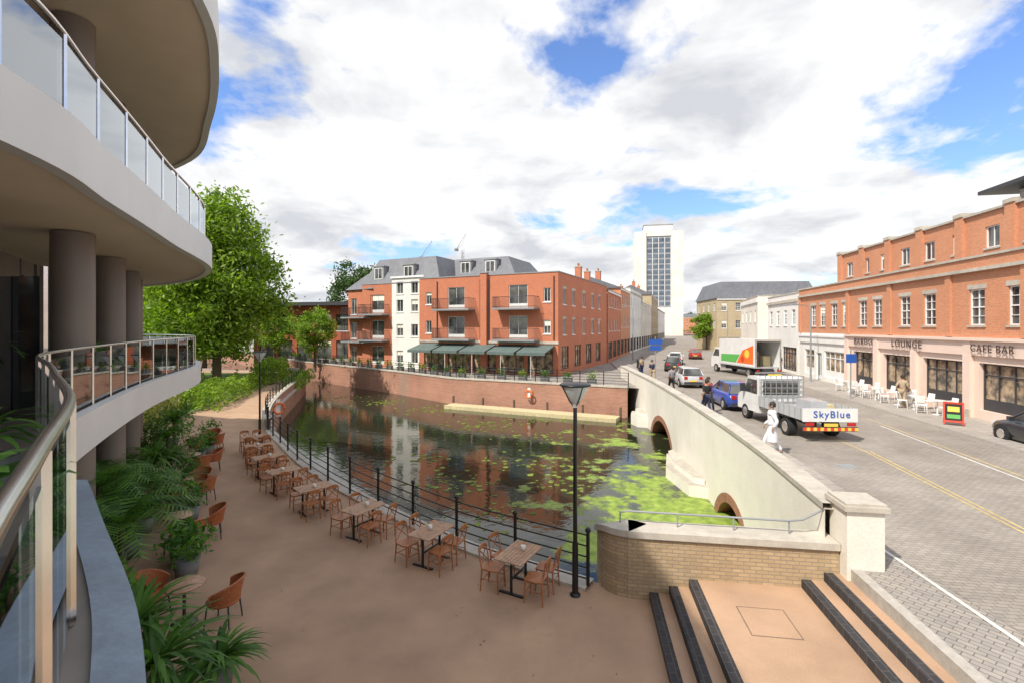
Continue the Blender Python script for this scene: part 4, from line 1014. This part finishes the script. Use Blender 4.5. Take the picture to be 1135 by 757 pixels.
car("white car farther down the street",(20.3,60),R(-20),P_white)
car("red car far down the street",(26.5,70),R(-20),P_red)
car("white car parked near the white shop",(25.2,55),R(160),P_white)
tk=thing("flatbed_truck","white dropside flatbed truck with mesh frame behind cab","truck",(12.55,21.9,1.004),R(-2))
hw=1.05
s=MB()
pr=[(.75,.5),(.75,2.12),(1.0,2.2),(1.9,2.16),(2.35,1.45),(2.95,1.15),(3.05,.95),(3.05,.45)]
A=[(-hw*.94,y,z) for y,z in pr];B=[(hw*.94,y,z) for y,z in pr];n=len(pr)
s.add(A+B,[(i,(i+1)%n,n+(i+1)%n,n+i) for i in range(n)][::1]+[tuple(range(n)),tuple(reversed(range(n,2*n)))],P_white);s.obj("cab",tk)
for sx_ in (-1,1):
    s=MB();x=sx_*hw*.945;s.add([(x,.95,1.35),(x,2.3,1.35),(x,1.92,2.02),(x,.95,2.02)],[(0,1,2,3)],M_win);s.obj("side_window",tk)
    s=MB();s.box(sx_*1.12-.12,2.15,1.35,sx_*1.12+.12,2.22,1.75,M_df);s.obj("mirror",tk)
s=MB();s.box(-.8,.735,1.35,.8,.748,2.0,M_win);s.obj("rear_window",tk)
s=MB();s.add([(-.9,1.93,2.12),(.9,1.93,2.12),(.9,2.36,1.47),(-.9,2.36,1.47)],[(0,1,2,3)],M_win);s.obj("windscreen",tk)
s=MB();s.box(-.3,1.2,2.2,.3,1.35,2.26,M_plate);s.obj("light_bar",tk)
s=MB()
for x in [-1+.25*k for k in range(9)]: s.box(x-.012,.62,1.0,x+.012,.65,2.25,M_lead)
for z in (1.2,1.45,1.7,1.95,2.25): s.box(-1.0,.615,z-.012,1.0,.655,z+.012,M_lead)
s.obj("headboard",tk)
s=MB();s.box(-hw,-2.95,.86,hw,.7,.96,P_silver);s.obj("load_bed",tk)
for sx_ in (-1,1):
    s=MB();s.box(sx_*hw-.02,-2.95,.86,sx_*hw+.02,.66,1.33,P_silver)
    for k in range(9): s.box(sx_*hw-.03,-2.9+k*.42,.86,sx_*hw+.03,-2.87+k*.42,1.33,M_lead)
    s.obj("dropside",tk)
s=MB();s.box(-hw,-3.0,.82,hw,-2.955,1.34,P_white);tg=s.obj("tailboard",tk)
text("SkyBlue",tg,(.05,-3.015,1.10),.38,M_blue,"lettering",.006,off=0,sp=1.2)
s=MB();s.box(-.35,-2.3,.96,.3,-1.2,1.5,P_silver);s.box(.35,-1.8,.96,.9,-.6,1.3,M_jet);s.obj("cargo",tk)
s=MB();s.box(-.45,-2.7,.55,-.35,3.0,.86,M_df);s.box(.35,-2.7,.55,.45,3.0,.86,M_df);s.obj("chassis",tk)
s=MB();s.box(-hw,-3.02,.45,hw,-2.94,.62,M_df)
for k in range(8):
    s.box(-hw+k*.2625,-3.028,.47,-hw+k*.2625+.13,-3.021,.6,M_red);s.box(-hw+k*.2625+.13,-3.028,.47,-hw+(k+1)*.2625,-3.021,.6,M_plate)
s.obj("rear_bumper",tk)
for sx_ in (-1,1):
    s=MB();s.box(sx_*.8-.16,-3.04,.66,sx_*.8+.16,-2.99,.79,M_tail);s.obj("tail_light",tk)
    wheel(tk,sx_*.88,2.2,.36,.24);wheel(tk,sx_*.86,-1.6,.36,.34)
s=MB();s.box(-.26,-3.06,.64,.26,-3.03,.76,M_plate);s.obj("number_plate",tk)
bt=thing("box_truck","white box delivery truck with open rear and orange green side graphic","truck",(22.4,46.0,1.004),R(5))
s=MB();hw=1.2
s.box(-hw,-3.2,1.0,-hw+.05,3.0,3.35,P_white);s.box(hw-.05,-3.2,1.0,hw,3.0,3.35,P_white);s.box(-hw,-3.2,3.35,hw,3.0,3.42,P_white);s.box(-hw+.05,2.95,1.0,hw-.05,3.0,3.35,P_white);s.box(-hw,-3.2,.9,hw,3,.998,P_silver);s.obj("box_body",bt)
s=MB();s.add([(-hw-.006,-2.9,1.2),(-hw-.006,-.2,1.2),(-hw-.006,-1.2,2.4),(-hw-.006,-2.9,2.9)],[(3,2,1,0)],M_orange)
s.add([(-hw-.006,-.05,1.2),(-hw-.006,2.6,1.2),(-hw-.006,2.6,1.9),(-hw-.006,-.8,2.0)],[(3,2,1,0)],M_green)
s.cyl((-hw-.004,-1.9,2.1),(-hw-.012,-1.9,2.1),.38,.38,M_plate,16);s.cyl((-hw-.004,-1.2,1.6),(-hw-.012,-1.2,1.6),.3,.3,M_red,16);s.obj("side_graphic",bt)
s=MB();s.box(-hw,-3.26,.9,-hw+.1,-3.2,3.42,M_steel);s.box(hw-.1,-3.26,.9,hw,-3.2,3.42,M_steel);s.box(-hw+.1,-3.26,3.25,hw-.1,-3.2,3.42,M_steel);s.obj("door_frame",bt)
s=MB();s.box(-.9,-1.5,1.0,.2,2.5,2.3,M_clad);s.box(.3,-2,1,1.0,0,1.9,M_jet);s.obj("cargo",bt)
s=MB();pr=[(3.05,.5),(3.05,2.5),(4.2,2.5),(4.8,1.6),(5.0,1.3),(5.0,.5)];n=len(pr)
A=[(-1.0,y,z) for y,z in pr];B=[(1.0,y,z) for y,z in pr];s.add(A+B,[(i,(i+1)%n,n+(i+1)%n,n+i) for i in range(n)]+[tuple(range(n)),tuple(reversed(range(n,2*n)))],P_white);s.obj("cab",bt)
s=MB();s.add([(-1.004,3.3,1.6),(-1.004,4.65,1.6),(-1.004,4.15,2.3),(-1.004,3.3,2.3)],[(0,1,2,3)],M_win);s.obj("side_window",bt)
s=MB();s.box(-hw,-3.3,.45,hw,-3.22,.6,M_lead);s.box(-.5,-3.2,.5,.5,4.9,.9,M_df);s.obj("chassis",bt)
for sx_ in (-1,1):
    s=MB();s.box(sx_*1.0-.12,-3.32,.62,sx_*1.0+.12,-3.26,.76,M_tail);s.obj("tail_light",bt)
    wheel(bt,sx_*.95,3.9,.4,.25);wheel(bt,sx_*.95,-2.0,.4,.4)

# ------------------------------------------------------------------ people
def skinmesh(name,verts,edges,radii,mat,par,root=0,sub=1):
    me=bpy.data.meshes.new(name);me.from_pydata(verts,edges,[]);o=bpy.data.objects.new("tmp",me);COL.objects.link(o)
    md=o.modifiers.new("s",'SKIN');md.use_smooth_shade=True
    for i,r in enumerate(radii):
        sv=me.skin_vertices[0].data[i];sv.radius=r if isinstance(r,tuple) else (r,r);sv.use_root=(i==root)
    sb=o.modifiers.new("b",'SUBSURF');sb.levels=sub;sb.render_levels=sub
    dg=bpy.context.evaluated_depsgraph_get();m2=bpy.data.meshes.new_from_object(o.evaluated_get(dg));bpy.data.objects.remove(o)
    m2.materials.clear();m2.materials.append(mat);m2.name=name
    for p in m2.polygons:p.use_smooth=True
    r=bpy.data.objects.new(name,m2);COL.objects.link(r);r.parent=par;return r
def person(label,loc,rz,top,bot,hair=None,pose='walk',robe=False,z=1.1,sc=1.0):
    e=thing("person",label,"person",(*loc,z),rz);e.scale=(sc,)*3
    a=.26 if pose=='walk' else .03
    J={'pel':(0,0,.96),'spi':(0,0,1.15),'che':(0,.01,1.36),'nek':(0,.01,1.5),'hd0':(0,.02,1.58),'hd1':(0,.025,1.66),'hd2':(0,.02,1.74),
       'shL':(-.18,0,1.43),'elL':(-.24,-.06-a*.4,1.15),'wrL':(-.25,.05-a*.3,.93),'shR':(.18,0,1.43),'elR':(.24,-.04+a*.3,1.15),'wrR':(.25,.1+a*.6,.95),
       'hiL':(-.09,0,.92),'knL':(-.1,.04+a*.7,.5),'anL':(-.1,a*1.2,.08),'toL':(-.11,a*1.2+.15,.035),'hiR':(.09,0,.92),'knR':(.1,.04-a*.3,.5),'anR':(.1,-a*1.1,.1),'toR':(.11,-a*1.1+.14,.035)}
    rad={'pel':.13,'spi':.12,'che':(.15,.11),'nek':.055,'hd0':.075,'hd1':.095,'hd2':.07,'shL':.065,'elL':.042,'wrL':.028,'shR':.065,'elR':.042,'wrR':.028,'hiL':.09,'knL':.058,'anL':.038,'toL':.035,'hiR':.09,'knR':.058,'anR':.038,'toR':.035}
    ks=list(J);ed=[('pel','spi'),('spi','che'),('che','nek'),('nek','hd0'),('hd0','hd1'),('hd1','hd2'),('che','shL'),('shL','elL'),('elL','wrL'),('che','shR'),('shR','elR'),('elR','wrR'),('pel','hiL'),('hiL','knL'),('knL','anL'),('anL','toL'),('pel','hiR'),('hiR','knR'),('knR','anR'),('anR','toR')]
    V=[J[k] for k in ks];E_=[(ks.index(a_),ks.index(b_)) for a_,b_ in ed];RR=[rad[k] for k in ks]
    for sd in 'LR':
        wv=Vector(J['wr'+sd]);i0=ks.index('wr'+sd);V.append(tuple(wv+Vector((0,.015,-.06))));RR.append(.03);pi=len(V)-1;E_.append((i0,pi))
        for f in range(4):
            V.append(tuple(wv+Vector((0,-.022+f*.018,-.12-.004*(f in(1,2)))))) ;RR.append(.009);E_.append((pi,len(V)-1))
            V.append(tuple(wv+Vector((0,-.015+f*.018,-.155-.008*(f in(1,2)))))) ;RR.append(.008);E_.append((len(V)-2,len(V)-1))
        V.append(tuple(wv+Vector((0,.055,-.09))));RR.append(.01);E_.append((pi,len(V)-1))
    skinmesh("body",V,E_,RR,M_skin,e)
    def sub(names,edges,grow,mat,nm,root=0):
        skinmesh(nm,[J[k] for k in names],[(names.index(a_),names.index(b_)) for a_,b_ in edges],[tuple(x+grow for x in (rad[k] if isinstance(rad[k],tuple) else (rad[k],)*2)) for k in names],mat,e,root)
    if robe:
        s=MB();s.lathe([(.24,.42),(.22,.7),(.18,1.0),(.18,1.2),(.19,1.36),(.12,1.46),(.07,1.5)],top,18,smooth=True);o=s.obj("robe",e);o.scale=(1,.8,1)
        sub(['che','shL','elL','wrL','shR','elR','wrR'],[('che','shL'),('shL','elL'),('elL','wrL'),('che','shR'),('shR','elR'),('elR','wrR')],.025,top,"sleeves")
    else: sub(['pel','spi','che','shL','elL','shR','elR'],[('pel','spi'),('spi','che'),('che','shL'),('shL','elL'),('che','shR'),('shR','elR')],.018,top,"shirt")
    sub(['pel','hiL','knL','anL','hiR','knR','anR'],[('pel','hiL'),('hiL','knL'),('knL','anL'),('pel','hiR'),('hiR','knR'),('knR','anR')],.018,bot,"trousers")
    s=MB();s.lathe([(.098,1.62),(.108,1.68),(.1,1.75),(.06,1.805),(0,1.815)],hair or M_hair,14,c=(0,-.012));s.obj("hair",e)
    s=MB();s.add([(-.014,.115,1.64),(.014,.115,1.64),(0,.145,1.635),(0,.118,1.69)],[(0,1,2),(0,2,3),(1,3,2)],M_skin);s.obj("nose",e)
    for k in (-1,1):
        s=MB();s.lathe([(0,-.012),(.011,-.006),(.012,.004),(0,.012)],M_black,8,T=Matrix.Translation((k*.033,.105,1.685)));s.obj("eye",e)
        s=MB();s.cyl((k*.094,.01,1.66),(k*.112,0,1.67),.028,.02,M_skin,8);s.obj("ear",e)
    s=MB();s.box(-.025,.108,1.60,.025,.116,1.607,M_red);s.obj("mouth",e)
    return e
C_w=pm("cloth_white",(.72,.72,.74),.06,6,.9,stain=.1);C_b=pm("cloth_navy",(.03,.04,.09),.1,6,.9);C_r=pm("cloth_red",(.45,.06,.05),.1,6,.9);C_g=pm("cloth_grey",(.25,.25,.27),.1,6,.9);C_k=pm("cloth_black",(.02,.02,.022),.1,6,.9);C_t=pm("cloth_tan",(.42,.33,.22),.1,6,.9)
person("person in a long white tunic and white trousers walking",(9.15,17.0),R(60),C_w,C_w,None,'walk',True,z=1.1)
person("person in dark jacket walking beside the bridge parapet",(9.9,24.6),R(10),C_k,C_b,None,'walk',z=1.1)
person("person in red top walking beside the bridge parapet",(10.4,25.6),R(190),C_r,C_k,None,'walk',z=1.1)
person("person in grey clothes walking on the bridge pavement",(10.9,33),R(0),C_g,C_k,None,'walk',z=1.1)
person("person in navy top walking on the bridge pavement",(11.3,39),R(190),C_b,C_t,None,'walk',z=1.1)
person("person in tan jacket by the street corner",(11.8,44),R(30),C_t,C_b,None,'stand',z=1.1)
person("person in pale shirt standing among the cafe tables",(21.5,26.6),R(-70),C_t,C_t,None,'walk',z=1.12)
person("person in dark clothes on the shop pavement",(26.0,47),R(160),C_k,C_k,None,'walk',z=1.12)
person("person in red jacket on the shop pavement",(28,53.0),R(170),C_r,C_b,None,'walk',z=1.12)
# ------------------------------------------------------------------ street furniture
wch=thing("cafe_chair","white moulded cafe chair outside the lounge","chair",(0,0,0),0,"white cafe chairs outside the lounge")
s=MB();s.prism([(-.2,-.2),(.2,-.2),(.21,.2),(-.21,.2)],.43,.46,M_wf);s.obj("seat",wch)
s=MB();s.add([(-.2,-.2,.46),(.2,-.2,.46),(.18,-.27,.84),(-.18,-.27,.84),(-.2,-.225,.46),(.2,-.225,.46),(.18,-.295,.84),(-.18,-.295,.84)],[(0,1,2,3),(7,6,5,4),(3,2,6,7),(0,3,7,4),(1,5,6,2)],M_wf);s.obj("backrest",wch)
for x,y in ((-.18,-.18),(.18,-.18),(-.18,.18),(.18,.18)):
    s=MB();s.cyl((x*1.15,y*1.15,0),(x,y,.43),.014,.016,M_wf,6);s.obj("leg",wch)
wtb=thing("cafe_table","white round cafe table outside the lounge","table",(0,0,0),0,"white cafe tables outside the lounge")
s=MB();s.lathe([(0,.71),(.35,.71),(.35,.74),(0,.74)],M_wf,18);s.obj("table_top",wtb);s=MB();s.cyl((0,0,0),(0,0,.71),.03,.03,M_wf,8);s.lathe([(.2,0),(.2,.02),(.03,.04)],M_wf,14);s.obj("pedestal",wtb)
f=True
for i,Y in enumerate((24.4,26.0,27.6,29.6,31.2,33)):
    x=FX(Y)-1.3
    if f: wtb.location=(x,Y,1.12)
    else: copy_thing(wtb,(x,Y,1.12),0)
    for a in (R(10),R(130),R(250)):
        a+=random.uniform(-.3,.3);p=(x+.6*math.cos(a),Y+.6*math.sin(a),1.12);rz=a+R(90)
        if f: wch.location=p;wch.rotation_euler=(0,0,rz);f=False
        else: copy_thing(wch,p,rz)
ab=thing("a_board","red framed pavement sign with dark yellow green face by the cafe","sign",(19.9,21.8,1.12),R(-40))
for sg in (-1,1):
    o_=-.22*sg;s=MB()
    T=Matrix.Translation((0,o_,0))@Matrix.Rotation(R(-13*sg),4,'X')
    s.box(-.35,-.015,.05,-.29,.015,1.05,M_red,T);s.box(.29,-.015,.05,.35,.015,1.05,M_red,T);s.box(-.29,-.015,.97,.29,.015,1.05,M_red,T);s.box(-.29,-.015,.15,.29,.015,.23,M_red,T);s.box(-.29,-.008,.23,.29,.008,.97,M_dark,T)
    s.box(-.2,-.011,.62,.2,.011,.85,M_plate,T);s.box(-.22,-.011,.32,.22,.011,.5,M_green,T)
    s.obj("board",ab)
def post(name,label,loc,h,parts,cat):
    e=thing(name,label,cat,loc);s=MB();s.cyl((0,0,0),(0,0,h),.04,.04,M_lead,10);s.obj("pole",e)
    for (x0,y0,z0,x1,y1,z1,mt) in parts: 
        s=MB();s.box(x0,y0,z0,x1,y1,z1,mt);s.obj("sign_plate",e)
post("road_sign","grey pole with blue parking sign by the shops",(FX(30)-2.8,30,1.12),3.0,[(-.32,-.06,2.2,.32,-.045,2.75,M_blue)],"sign")
post("road_sign","grey pole with blue direction signs at the far bridge end",(12.6,42.5,1.1),3.6,[(-.6,-.06,2.9,.6,-.045,3.35,M_blue),(-.5,-.06,2.4,.5,-.045,2.8,M_blue)],"sign")
def lampcol(loc,h):
    e=thing("lamp_column","tall grey street light column beside the road","street lamp",loc);s=MB();s.cyl((0,0,0),(0,0,h),.08,.05,M_lead,10);s.obj("pole",e)
    s=MB();s.tube([(0,0,h-.1),(-.4,0,h+.15),(-1.0,0,h+.2)],.03,M_lead,6);s.box(-1.5,-.12,h+.15,-.95,.12,h+.25,M_lead);s.obj("lamp_head",e)
lampcol((24.4,39.5,1.12),6);lampcol((16.5,66,1.1),7);lampcol((33,74,1.1),7)
def bollard(x,y):
    e=thing("bollard","short black iron bollard on the pavement edge","bollard",(x,y,1.1),0,"bollards along the pavement edge");s=MB();s.lathe([(.09,0),(.08,.1),(.06,.15),(.055,.8),(.075,.84),(.07,.93),(0,.98)],M_iron,10);s.obj("shaft",e)
for k in range(5): bollard(12.0+.45*k,44.5+2.2*k)
